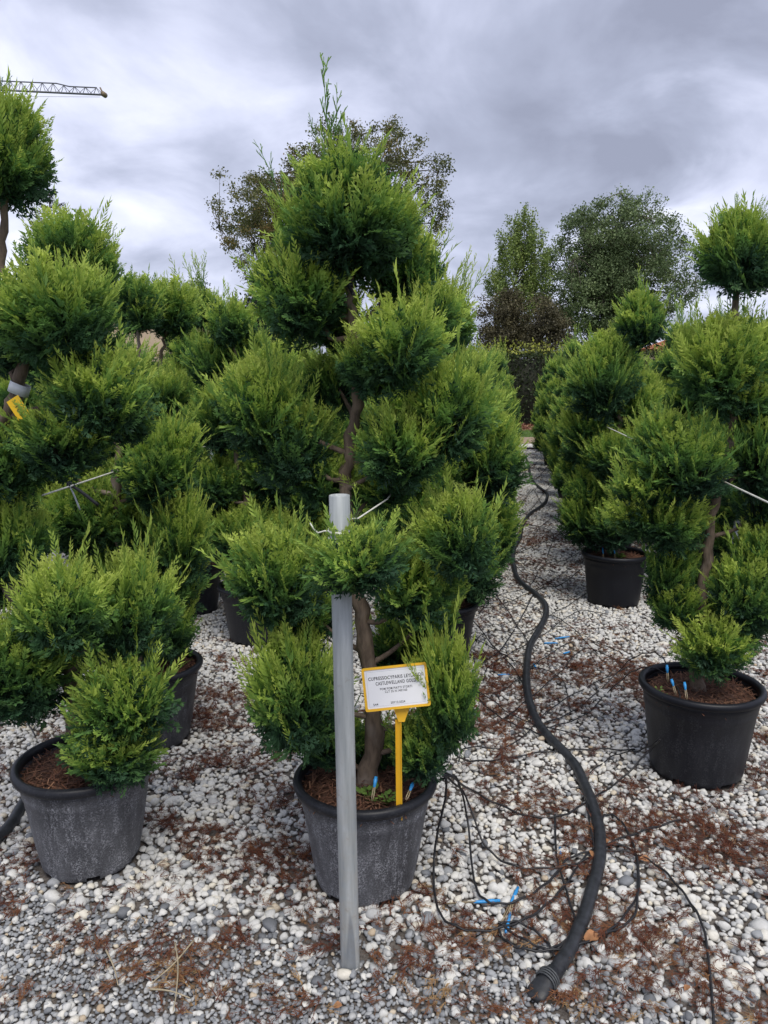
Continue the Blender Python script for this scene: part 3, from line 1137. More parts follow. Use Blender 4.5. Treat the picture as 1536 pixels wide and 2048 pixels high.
# --- the long rows: alike plants, a few kinds copied
def proto_specs(seed):
    r = random.Random(seed)
    H = r.uniform(1.55, 1.86)
    ph = r.uniform(0, 6.28)
    tp = []
    for i in range(8):
        z = 0.29 + (H - 0.29) * i / 7
        k = math.sin(i * 1.05 + ph) * 0.085
        tp.append((k if i else 0, math.cos(i * 0.9 + ph) * 0.06 if i else 0, z))
    poms = []
    for z, rr_, n, s in ((0.50, 0.17, 3, 0.15), (0.74, 0.23, 4, 0.155), (1.00, 0.25, 4, 0.15), (1.24, 0.21, 3, 0.14), (1.46, 0.15, 3, 0.12)):
        z *= H / 1.7
        a0 = r.uniform(0, 6.28)
        for k in range(n):
            a = a0 + 6.283 * k / n + r.uniform(-0.35, 0.35)
            q = rr_ * r.uniform(0.8, 1.15)
            g = s * r.uniform(0.85, 1.15)
            poms.append(((q * math.cos(a), q * math.sin(a), z + r.uniform(-0.07, 0.07)), g, g * r.uniform(0.8, 1.1)))
    poms.append(((tp[-1][0], tp[-1][1], H), 0.115, 0.12))
    ld = []
    for k in range(7):
        a = r.uniform(0, 6.28)
        q = r.uniform(0.0, 0.07)
        p = np.array([tp[-1][0] + q * math.cos(a), tp[-1][1] + q * math.sin(a), H + 0.06])
        ld.append((p, p + np.array([math.cos(a) * 0.05, math.sin(a) * 0.05, r.uniform(0.12, 0.27)]), r.uniform(0.7, 1.0)))
    return tp, poms, ld


spots = []
jr = random.Random(5)
for cx, y0, y1, st, key in ((-0.40, 3.98, 18.2, 1.02, 'sign'), (-1.45, 5.3, 17.6, 1.05, 'band'), (-2.45, 5.75, 17.5, 1.08, 'slim'),
                            (-3.45, 4.75, 16.5, 1.1, 'slim'), (-4.5, 6.4, 15.5, 1.15, 'slim'), (-5.6, 8.0, 15.0, 1.25, 'slim'),
                            (0.74, 6.52, 18.0, 1.03, 'aisle'), (1.56, 5.35, 17.8, 1.06, 'inner'), (2.6, 8.4, 17.5, 1.1, 'inner'), (3.6, 12.0, 17.5, 1.2, 'inner')):
    y = y0
    while y <= y1:
        spots.append((cx + jr.uniform(-0.05, 0.05), y + jr.uniform(-0.08, 0.08), key))
        y += st
ROW_LABEL = {
    'sign': 'clipped golden cypress in black pot, in the row behind the yellow sign',
    'band': 'clipped golden cypress in black pot, in the row behind the banded trunk',
    'slim': 'clipped golden cypress in the thick block around the slim bare stems',
    'aisle': 'clipped golden cypress in black pot lining the aisle beyond the grey pole',
    'inner': 'clipped golden cypress in the block behind the row with the grey pole'}
protos = {}
for i, (x, y, key) in enumerate(spots):
    lod = 0 if y < 8.5 else 1
    pk = (i * 7 + (0 if lod == 0 else 3)) % 5
    if (pk, lod) not in protos:
        tp, pm, ld = proto_specs(300 + pk)
        root = make_plant((0, 0), ROW_LABEL[key], ROW_LABEL[key].split(', ')[-1], tp, pm, 0.028, 0.009, False, 0.05, lod, (), tip_last=True)
        root['group'] = 'topiaries: ' + key + ' row'
        protos[(pk, lod)] = root
        new = root
    else:
        src = protos[(pk, lod)]
        new = src.copy()
        C.objects.link(new)
        for ch in list(src.children):
            c = ch.copy()
            C.objects.link(c)
            c.parent = new
            for g in list(ch.children):
                d = g.copy()
                C.objects.link(d)
                d.parent = c
    new['label'] = ROW_LABEL[key]
    new['group'] = {'sign': 'topiaries in the row behind the sign', 'band': 'topiaries in the row behind the banded trunk', 'slim': 'topiaries in the thick block',
                    'aisle': 'topiaries lining the aisle', 'inner': 'topiaries in the block behind the aisle row'}[key]
    new.location = (x, y, 0)
    new.rotation_euler = (0, 0, jr.uniform(0, 6.28))
    s = jr.uniform(0.92, 1.08)
    new.scale = (s, s, s * jr.uniform(0.95, 1.06))
POTS = [(-0.42, 2.13, 0.16), (-1.31, 2.09, 0.16), (-1.5, 2.92, 0.16), (-1.5, 4.25, 0.16), (-2.42, 4.35, .16), (-2.1, 4.75, .16), (0.735, 3.02, 0.18), (0.70, 5.42, 0.18)] + [(x, y, 0.155) for x, y, _ in spots]

# ------------------------------------------------------------------ gravel
def stone_mesh(seed, flat):
    r = np.random.default_rng(seed)
    bm = bmesh.new()
    bmesh.ops.create_icosphere(bm, subdivisions=2, radius=1)
    V = np.array([v.co[:] for v in bm.verts])
    F_ = np.array([[v.index for v in f.verts] for f in bm.faces])
    bm.free()
    nrm = norm(r.normal(size=(11, 3)))
    off = r.uniform(0.54, 0.92, 11)
    D = V @ nrm.T
    k = np.min(np.where(D > 0.05, off[None] / np.maximum(D, 0.05), 9), axis=1)
    V = V * np.minimum(k, 1.0)[:, None] * np.array([1.15, 0.9, flat])
    return mesh_np('stone', V, F_, smooth=False, mats=[M['stone']])


STONES = [stone_mesh(s, f) for s, f in zip(range(7), (0.62, 0.7, 0.55, 0.75, 0.6, 0.68, 0.8))]
for me in STONES[::3]:                       # soft worn edges: smooth the broad facets together
    me.polygons.foreach_set('use_smooth', np.ones(len(me.polygons), dtype=bool))


def gn_scatter(name, P, rot, scl, tone, idx, meshes, label, cat):
    """many alike loose pieces as ONE object of kind stuff"""
    me = bpy.data.meshes.new(name)
    me.vertices.add(len(P))
    me.vertices.foreach_set('co', np.ascontiguousarray(P, dtype=np.float32).ravel())
    for n, t, d in (('rot', 'FLOAT_VECTOR', rot), ('scl', 'FLOAT', scl), ('tone', 'FLOAT', tone), ('idx', 'INT', idx)):
        a_ = me.attributes.new(n, t, 'POINT')
        if t == 'FLOAT_VECTOR':
            a_.data.foreach_set('vector', np.ascontiguousarray(d, dtype=np.float32).ravel())
        else:
            a_.data.foreach_set('value', np.ascontiguousarray(d, dtype=np.int32 if t == 'INT' else np.float32))
    o = obj(name, me)
    col = bpy.data.collections.new(name + '_pieces')
    for m in meshes:
        col.objects.link(bpy.data.objects.new(name + '_piece', m))
    ng = bpy.data.node_groups.new(name + '_scatter', 'GeometryNodeTree')
    ng.interface.new_socket('Geometry', in_out='INPUT', socket_type='NodeSocketGeometry')
    ng.interface.new_socket('Geometry', in_out='OUTPUT', socket_type='NodeSocketGeometry')
    gi, go = ng.nodes.new('NodeGroupInput'), ng.nodes.new('NodeGroupOutput')
    ip = ng.nodes.new('GeometryNodeInstanceOnPoints')
    ci = ng.nodes.new('GeometryNodeCollectionInfo')
    ci.inputs['Collection'].default_value = col
    ci.inputs['Separate Children'].default_value = True
    ci.inputs['Reset Children'].default_value = True
    ip.inputs['Pick Instance'].default_value = True

    def na(n, t):
        x = ng.nodes.new('GeometryNodeInputNamedAttribute')
        x.data_type = t
        x.inputs[0].default_value = n
        return x.outputs[0]
    e2r = ng.nodes.new('FunctionNodeEulerToRotation')
    L = ng.links.new
    L(gi.outputs[0], ip.inputs['Points'])
    L(ci.outputs[0], ip.inputs['Instance'])
    L(na('idx', 'INT'), ip.inputs['Instance Index'])
    L(na('rot', 'FLOAT_VECTOR'), e2r.inputs[0])
    L(e2r.outputs[0], ip.inputs['Rotation'])
    L(na('scl', 'FLOAT'), ip.inputs['Scale'])
    L(ip.outputs[0], go.inputs[0])
    md = o.modifiers.new('scatter', 'NODES')
    md.node_group = ng
    return tag(o, label, cat, kind='stuff')


def vnoise(x, y, s, seed):
    """cheap smooth value noise"""
    r = np.random.default_rng(seed)
    G = r.uniform(0, 1, (64, 64))
    x, y = x * s + 100, y * s + 100
    xi, yi = np.floor(x).astype(int), np.floor(y).astype(int)
    fx, fy = x - xi, y - yi
    fx, fy = fx * fx * (3 - 2 * fx), fy * fy * (3 - 2 * fy)
    g = lambda i, j: G[i % 64, j % 64]
    return (g(xi, yi) * (1 - fx) + g(xi + 1, yi) * fx) * (1 - fy) + (g(xi, yi + 1) * (1 - fx) + g(xi + 1, yi + 1) * fx) * fy


def hexpts(x0, x1, y0, y1, s, r, jit=0.42):
    nx, ny = int((x1 - x0) / s) + 1, int((y1 - y0) / (s * 0.866)) + 1
    X, Y = np.meshgrid(np.arange(nx), np.arange(ny))
    x = x0 + (X + 0.5 * (Y % 2)) * s
    y = y0 + Y * s * 0.866
    x = x + r.uniform(-jit, jit, x.shape) * s
    y = y + r.uniform(-jit, jit, y.shape) * s
    return x.ravel(), y.ravel()


# litter streaks seen on the ground: place (u, v), half size in metres, strength
LITTER = [(560, 1730, .16, 1.0), (330, 1930, .13, .9), (470, 1890, .08, .6), (150, 1850, .10, .25), (320, 1640, .08, .8), (530, 1600, .12, .5), (1390, 1680, .20, 1.0), (1480, 1720, .16, .8),
          (1250, 1690, .12, .7), (1190, 1860, .14, .9), (1290, 1900, .13, .9), (1330, 1960, .1, .6), (930, 1880, .10, .8), (1000, 1600, .12, .6), (1120, 1640, .12, .5),
          (1160, 1300, .25, .9), (1230, 1330, .2, .8), (1030, 1420, .16, .7), (1090, 1360, .14, .6), (950, 1450, .2, .7), (430, 1440, .16, .8), (480, 1520, .14, .7), (420, 1400, .14, .5),
          (1030, 1130, .3, .9), (1110, 1170, .3, .8), (1060, 1080, .5, .9), (1030, 1010, .6, .9), (1000, 1240, .3, .6), (640, 1900, .08, .4), (820, 1960, .1, .5), (1120, 2010, .1, .7),
          (900, 2000, .09, .5), (1420, 2010, .12, .5), (1490, 1960, .08, .5), (50, 1990, .06, .3), (560, 1990, .1, .5), (1050, 1750, .07, .4), (1500, 1560, .12, .7), (1180, 1420, .14, .5),
          (1040, 940, 1.0, .9), (1200, 1260, .25, .6), (60, 1700, .06, .4), (260, 1800, .05, .35), (740, 1980, .05, .4)]
LIT = [(ground(u, v)[:2], r_, s_) for u, v, r_, s_ in LITTER]


def litter_density(x, y):
    d = np.zeros_like(x)
    for (p, r_, s_) in LIT:
        q = ((x - p[0]) / (r_ * 1.5)) ** 2 + ((y - p[1]) / (r_ * 0.95)) ** 2
        d = np.maximum(d, s_ * np.exp(-q * 1.2))
    n1 = vnoise(x, y, 5.0, 3)
    n2 = vnoise(x, y, 14.0, 4)
    bg = np.clip((n1 * 0.55 + n2 * 0.45 - 0.50) * 2.6, 0.012, 0.60) * np.clip(0.25 + (y - 1.7) * 1.5, 0.12, 1)
    far = np.clip((y - 5) / 4, 0, 1) * 0.28 * (n1 > 0.35)
    return np.clip(np.maximum(np.maximum(d * (0.35 + 0.9 * n2), bg), far), 0, 1)


def fringe(x):
    """where the fine grey gravel of the drive meets the white stones (world y)"""
    return 1.80 - 0.07 * x + 0.14 * (vnoise(x, x * 0, 2.0, 8) - 0.5)


def build_gravel():
    r = np.random.default_rng(21)
    xs, ys, zs, sc, tn = [], [], [], [], []

    def keep(x, y, m=0.0):
        ok = (x > -0.80 * y - 0.5) & (x < 0.36 * y + 0.55)
        for (px, py, pr) in POTS:
            ok &= (x - px) ** 2 + (y - py) ** 2 > (pr + m) ** 2
        ok &= (x + 0.373) ** 2 + (y - 1.80) ** 2 > 0.024 ** 2
        return ok

    def add(x, y, z, s, t):
        xs.append(x); ys.append(y); zs.append(z); sc.append(s); tn.append(t)
    # white stones, two loose layers
    for layer, (s, z) in enumerate(((0.0225, 0.003), (0.034, 0.0115))):
        x, y = hexpts(-5.6, 2.9, 1.3, 6.2, s, r, 0.48)
        ok = keep(x, y, 0.004 if layer else -0.01)
        fr = fringe(x) + r.normal(0, 0.07, len(x))
        ok &= y > fr
        if layer:
            ok &= (r.uniform(0, 1, len(x)) < 0.62) & (r.uniform(0, 1, len(x)) > litter_density(x, y) * 0.7)
        else:
            ok &= r.uniform(0, 1, len(x)) > litter_density(x, y) * 0.45
        x, y = x[ok], y[ok]
        n = len(x)
        base = np.exp(r.normal(math.log(0.0108), 0.30, n)) * (1.0 + 0.22 * np.exp(-((y - 1.95) / 0.22) ** 2))
        grey = np.clip(0.06 + 0.5 * np.exp(-np.maximum(y - fringe(x), 0) / 0.16) + 0.22 * (vnoise(x, y, 2.2, 9) - 0.5), 0.05, 0.9)
        t = np.where(r.uniform(0, 1, n) < grey, r.uniform(0.05, 0.48, n), np.clip(r.normal(0.68, 0.10, n), 0.45, 0.93))
        t = np.where(r.uniform(0, 1, n) < 0.012, r.uniform(0.93, 1.0, n), t)
        add(x, y, z + r.uniform(-0.002, 0.003, n), base, t)
    # fine grey gravel of the drive
    for layer, (s, z) in enumerate(((0.0135, 0.002), (0.021, 0.0075))):
        x, y = hexpts(-2.0, 1.35, 1.0, 2.2, s, r, 0.48)
        ok = keep(x, y) & (y < fringe(x) + r.normal(0.02, 0.05, len(x)))
        if layer:
            ok &= r.uniform(0, 1, len(x)) < 0.55
        ok &= r.uniform(0, 1, len(x)) > litter_density(x, y) * 0.4
        x, y = x[ok], y[ok]
        n = len(x)
        bigw = r.uniform(0, 1, n) < 0.10
        base = np.where(bigw, np.exp(r.normal(math.log(0.0105), 0.22, n)), np.exp(r.normal(math.log(0.0066), 0.25, n)))
        t = np.where(bigw, np.clip(r.normal(0.66, 0.1, n), 0.4, 0.92), np.clip(r.normal(0.31, 0.12, n), 0.0, 0.62))
        t = np.where(r.uniform(0, 1, n) < 0.015, r.uniform(0.92, 1.0, n), t)
        add(x, y, z + r.uniform(-0.002, 0.002, n) + bigw * 0.002, base, t)
    # farther along, coarser scatter
    x, y = hexpts(-6, 3.6, 6.2, 11.5, 0.030, r, 0.48)
    ok = keep(x, y) & (r.uniform(0, 1, len(x)) > litter_density(x, y) * 0.6)
    ok &= (np.abs(x - 0.2) < 0.9) | (r.uniform(0, 1, len(x)) < 0.35)
    x, y = x[ok], y[ok]
    n = len(x)
    add(x, y, np.full(n, 0.004), np.exp(r.normal(math.log(0.0145), 0.2, n)), np.clip(r.normal(0.64, 0.12, n), 0.1, 0.93))
    x, y = hexpts(-0.6, 1.0, 11.5, 20.0, 0.05, r, 0.48)
    n = len(x)
    add(x, y, np.full(n, 0.004), np.exp(r.normal(math.log(0.023), 0.2, n)), np.clip(r.normal(0.64, 0.12, n), 0.1, 0.93))
    x, y, z, s, t = map(np.concatenate, (xs, ys, zs, sc, tn))
    n = len(x)
    P = np.stack([x, y, z], 1)
    rot = np.stack([r.normal(0, 0.28, n), r.normal(0, 0.28, n), r.uniform(0, 6.283, n)], 1)
    idx = r.integers(0, len(STONES), n)
    # the 300 that show largest stand as single stones
    q = P - CAM
    zc = q @ _fw
    u = 768 + F * (q @ _rt) / zc
    v = 1024 - F * (q @ _up) / zc
    inn = (u > 5) & (u < 1531) & (v > 1500) & (v < 2043) & (z > 0.005)
    size = np.where(inn, s * F / np.maximum(zc, 0.1), 0)
    top = np.argsort(-size)[:300]
    for i in top:
        o = obj('stone', STONES[idx[i]], gravel_bed, P[i] - np.array([0, 0, 0]))
        o.rotation_euler = tuple(float(a) for a in rot[i])
        o.scale = (float(s[i]),) * 3
        o['tone'] = float(t[i])
    rest = np.ones(n, bool)
    rest[top] = False
    print('gravel stones', n)
    gn_scatter('gravel', P[rest], rot[rest], s[rest], t[rest], idx[rest], STONES, 'loose white and grey gravel stones covering the nursery ground', 'gravel')


build_gravel()
# one big cream stone at the foot of the steel pole
p = ground(688, 1958)
o = obj('stone', STONES[3], gravel_bed, (p[0], p[1], 0.012))
o.scale = (0.024, 0.019, 0.018)
o['tone'] = 0.84


def litter_piece(seed):
    """a shed brown cypress spray, thin and matted"""
    r = np.random.default_rng(seed)
    V, T = [], []

    def strand(p, az, ln, w):
        pts = [p]
        for k in range(3):
            az += r.normal(0, 0.25)
            pts.append(pts[-1] + np.array([math.cos(az), math.sin(az), r.normal(0, 0.16)]) * ln / 3)
        o = len(V)
        for k, q in enumerate(pts):
            ww = w * (1 - 0.25 * k)
            s = np.array([-math.sin(az), math.cos(az), r.normal(0, 0.4)]) * ww
            V.extend([q - s, q + s])
        for k in range(3):
            a = o + 2 * k
            T.append((a, a + 1, a + 3, a + 2))
        return pts
    for m in range(4):
        az = r.normal(0, 0.6)
        pts = strand(r.normal(0, 0.10, 3) * np.array([1.6, 1, 0.25]) + np.array([-0.5, 0, 0.05]), az, r.uniform(0.7, 1.1), 0.020)
        for k in range(7):
            q = pts[r.integers(0, 3)] + r.normal(0, 0.03, 3) * np.array([1, 1, 0.5])
            strand(q, az + r.choice([-1, 1]) * r.uniform(0.3, 0.8), r.uniform(0.16, 0.38), 0.017)
    return mesh_np('dry_spray', np.array(V), np.array(T), mats=[M['litter']])


def build_litter():
    r = np.random.default_rng(33)
    X, Y = [], []
    for s, x0, x1, y0, y1 in ((0.021, -3.2, 2.0, 1.15, 4.2), (0.05, -3, 3, 4.2, 8.5), (0.10, -0.7, 1.0, 8.5, 19)):
        x, y = hexpts(x0, x1, y0, y1, s, r, 0.6)
        d = litter_density(x, y)
        ok = (x > -0.80 * y - 0.5) & (x < 0.36 * y + 0.55) & (r.uniform(0, 1, len(x)) < d * 0.95)
        for (px, py, pr) in POTS:
            ok &= (x - px) ** 2 + (y - py) ** 2 > (pr + 0.01) ** 2
        X.append(x[ok]); Y.append(y[ok])
    x, y = np.concatenate(X), np.concatenate(Y)
    n = len(x)
    print('litter sprays', n)
    P = np.stack([x, y, 0.017 + r.uniform(-0.004, 0.008, n)], 1)
    flow = vnoise(x, y, 3.0, 12) * 6.0
    rot = np.stack([r.normal(0, 0.14, n), r.normal(0, 0.14, n), flow + r.normal(0, 0.7, n)], 1)
    scl = r.uniform(0.028, 0.068, n) * np.clip(0.75 + 0.10 * y, 0.9, 2.2)
    tone = np.clip(r.beta(2.2, 3.0, n) + 0.25 * (vnoise(x, y, 1.7, 14) - 0.5) + 0.22 * (y < 1.75), 0, 1)
    gn_scatter('needle_litter', P, rot, scl, tone, r.integers(0, 5, n), [litter_piece(s) for s in range(5)], 'shed red-brown dry cypress sprays in patches on the gravel', 'litter')


build_litter()

# ------------------------------------------------------------------ steel pole with wire, other poles
def ring_tube(r_out, r_in, h, n=32):
    mb = MB()
    vs, fs = [], []
    for r_, z in ((r_out, 0), (r_out, h * 0.62), (r_out * 1.001, h * 0.621), (r_out, h - 0.001), (r_out - 0.001, h), (r_in, h), (r_in, h - 0.25)):
        for k in range(n):
            th = 2 * math.pi * k / n
            vs.append((r_ * math.cos(th), r_ * math.sin(th), z))
    for i in range(6):
        for k in range(n):
            fs.append((i * n + k, i * n + (k + 1) % n, (i + 1) * n + (k + 1) % n, (i + 1) * n + k))
    fs.append(tuple(6 * n + k for k in range(n)))
    mb.add(vs, fs)
    return mb


pb = ground(701, 1935)
pt = at(679, 990, pb[1] - 0.01)
pole = empty('steel_pole', (pb[0], pb[1], -0.03))
tag(pole, 'galvanised steel pole standing in gravel before the dusty pot', 'pole')
plen = float(np.linalg.norm(pt - pb)) + 0.03
shaft = ring_tube(0.0245, 0.0215, plen).build('shaft', M['galv'], pole)
ax = Vector(pt - pb).normalized()
pole.rotation_euler = Vector((0, 0, 1)).rotation_difference(ax).to_euler()
# wire coil round the pole
mb = MB()
pts = []
for i in range(150):
    t = i / 149
    turns = 4.6
    th = t * turns * 2 * math.pi + 0.8
    zz = plen - 0.128 + 0.040 * t + 0.004 * math.sin(th * 1.3)
    pts.append((0.0275 * math.cos(th), 0.0275 * math.sin(th), zz))
for i in range(26):
    th = 5.2 + i / 25 * 2 * math.pi
    pts.append((0.0275 * math.cos(th), 0.0275 * math.sin(th), plen - 0.082 + 0.006 * math.sin(th)))
pts += [(-0.034, -0.012, plen - 0.084), (-0.05, -0.018, plen - 0.088), (-0.062, -0.016, plen - 0.076), (-0.068, -0.015, plen - 0.064)]
mb.tube(pts, 0.0021, 6)
w = mb.build('wire_coil', M['wire'])
w.location = pole.location
w.rotation_euler = pole.rotation_euler
tag(w, 'pale wire wound several times round the top of the steel pole', 'wire')


def plain_pole(u, v0, v1, y, label):
    top = at(u, v0, y)
    p_ = empty('support_pole', (top[0], top[1], -0.02))
    tag(p_, label, 'pole')
    ring_tube(0.024, 0.021, top[2] + 0.02).build('shaft', M['pole_grey'], p_)
    mb = MB()
    mb.tube([(0.0255 * math.cos(a * 0.3), 0.0255 * math.sin(a * 0.3), top[2] - 0.055 + 0.0004 * a) for a in range(64)], 0.003, 5)
    mb.build('clamp', M['tie'], p_)
    return top


PR = plain_pole(1197, 838, 0, 5.75, 'grey pole rising beside the clean black pot by the aisle')
PL = plain_pole(421, 872, 0, 5.0, 'grey pole half hidden among the thick block of cypresses')
PR2 = plain_pole(1491, 832, 0, 5.2, 'grey pole peeking out behind the ball-topped cypress')


def wire(name, label, pts, r_=0.0022, mat='wire', sag=0.0):
    mb = MB()
    P_ = []
    for a, b_ in zip(pts[:-1], pts[1:]):
        for k in range(9):
            t = k / 9
            q = np.asarray(a) * (1 - t) + np.asarray(b_) * t
            q = q - np.array([0, 0, sag * 4 * t * (1 - t)])
            P_.append(q)
    P_.append(np.asarray(pts[-1]))
    mb.tube(P_, r_, 6)
    return tag(mb.build(name, M[mat]), label, 'wire')


wire('support_wire', 'white support wire from the grey aisle pole past the curved trunk', [at(1197, 846, 5.72), at(1443, 961, 2.985), at(1600, 1035, 2.25)], 0.0030)
wire('support_wire', 'slanting white support wire tied to a trunk among the cypresses', [at(421, 890, 5.0), at(236, 941, 2.87), at(84, 991, 2.30)], 0.0030)
wire('support_wire', 'thin white wire running up from the steel pole coil', [at(690, 1038, 1.815), at(716, 1037, 1.86), at(775, 998, 2.05), at(840, 905, 3.9)], 0.0021)
wire('support_wire', 'thin white wire deeper among the slim stems', [at(240, 886, 3.9), at(345, 873, 4.6)], 0.0022)


def tie(u, v, y, r_, tails, label):
    c = at(u, v, y)
    root = empty('trunk_tie', c)
    tag(root, label, 'tie')
    mb = MB()
    mb.tube([(r_ * math.cos(a / 16 * 6.283), r_ * math.sin(a / 16 * 6.283), 0.002 * math.sin(a)) for a in range(17)], 0.005, 6)
    mb.build('loop', M['tie'], root)
    for (uu, vv) in tails:
        mb = MB()
        q = at(uu, vv, y - 0.04) - c
        mb.tube(spline([(0, -r_, 0), q * 0.5 + np.array([0, -r_ * .5, 0.004]), q], 5), 0.0042, 6)
        mb.build('tail', M['tie'], root)


tie(236, 942, 2.92, 0.024, [(262, 938)], 'black tie holding a trunk to the slanting wire')
tie(1440, 962, 3.02, 0.030, [(1452, 968)], 'black tie where the wire meets the curved trunk')
tie(697, 572, 2.13, 0.014, [(706, 590)], 'small black tie high on the thin stem behind the sign')
c = at(138, 970, 2.52)
root = empty('loose_tie', c)
tag(root, 'loose black tie dangling from the slanting white wire', 'tie')
for tail, mt, rr_ in (((196, 1010), 'tie', 0.006), ((160, 1020), 'pole_grey', 0.0035)):
    mb = MB()
    q = at(*tail, 2.50) - c
    mb.tube(spline([(0, 0, 0.004), q * 0.45 + np.array([0, 0, 0.006]), q], 5), rr_, 6)
    mb.build('tail', M[mt], root)
mb = MB()
mb.tube([(0.009 * math.cos(a), 0.004, 0.009 * math.sin(a)) for a in np.linspace(0, 6.28, 14)], 0.004, 6)
mb.build('knot', M['tie'], root)
# white ribbon on the slim stem
c = at(314, 752, 4.74)
root = empty('ribbon', c)
tag(root, 'white ribbon tied round a slim bare stem', 'ribbon')
mb = MB()
mb.tube([(0.017 * math.cos(a), 0.017 * math.sin(a), 0) for a in np.linspace(0, 6.28, 14)], 0.008, 6)
mb.build('loop', M['band'], root)
for sx in (-1, 1):
    mb = MB()
    mb.tube(spline([(0, -0.02, 0), (0.03 * sx, -0.03, 0.008), (0.05 * sx, -0.03, -0.025)], 5), [0.004] * 10 + [0.002], 5)
    mb.build('tail', M['band'], root)

# ------------------------------------------------------------------ lettering
def text_mesh(body, size, mat, align='CENTER', bold=0.0):
    cu = bpy.data.curves.new('lettering', 'FONT')
    cu.body = body
    cu.size = size
    cu.align_x = align
    cu.align_y = 'CENTER'
    cu.offset = bold
    cu.extrude = 0.0002
    cu.resolution_u = 3
    cu.space_character = 1.12
    t = bpy.data.objects.new('lettering', cu)
    C.objects.link(t)
    dg = bpy.context.evaluated_depsgraph_get()
    me = bpy.data.meshes.new_from_object(t.evaluated_get(dg))
    bpy.data.objects.remove(t)
    bpy.data.curves.remove(cu)
    me.materials.clear()
    me.materials.append(mat)
    return me


def rounded_rect(w_, h_, r_, n=5):
    pts = []
    for cx_, cy_, a0 in ((w_ / 2 - r_, h_ / 2 - r_, 0), (-w_ / 2 + r_, h_ / 2 - r_, 90), (-w_ / 2 + r_, -h_ / 2 + r_, 180), (w_ / 2 - r_, -h_ / 2 + r_, 270)):
        for k in range(n + 1):
            a = R(a0 + 90 * k / n)
            pts.append((cx_ + r_ * math.cos(a), cy_ + r_ * math.sin(a)))
    return pts


def slab(mb, outline, z0, z1):
    n = len(outline)
    mb.add([(x, y, z0) for x, y in outline] + [(x, y, z1) for x, y in outline],
           [tuple(range(n))[::-1], tuple(range(n, 2 * n))] + [(k, (k + 1) % n, n + (k + 1) % n, n + k) for k in range(n)])


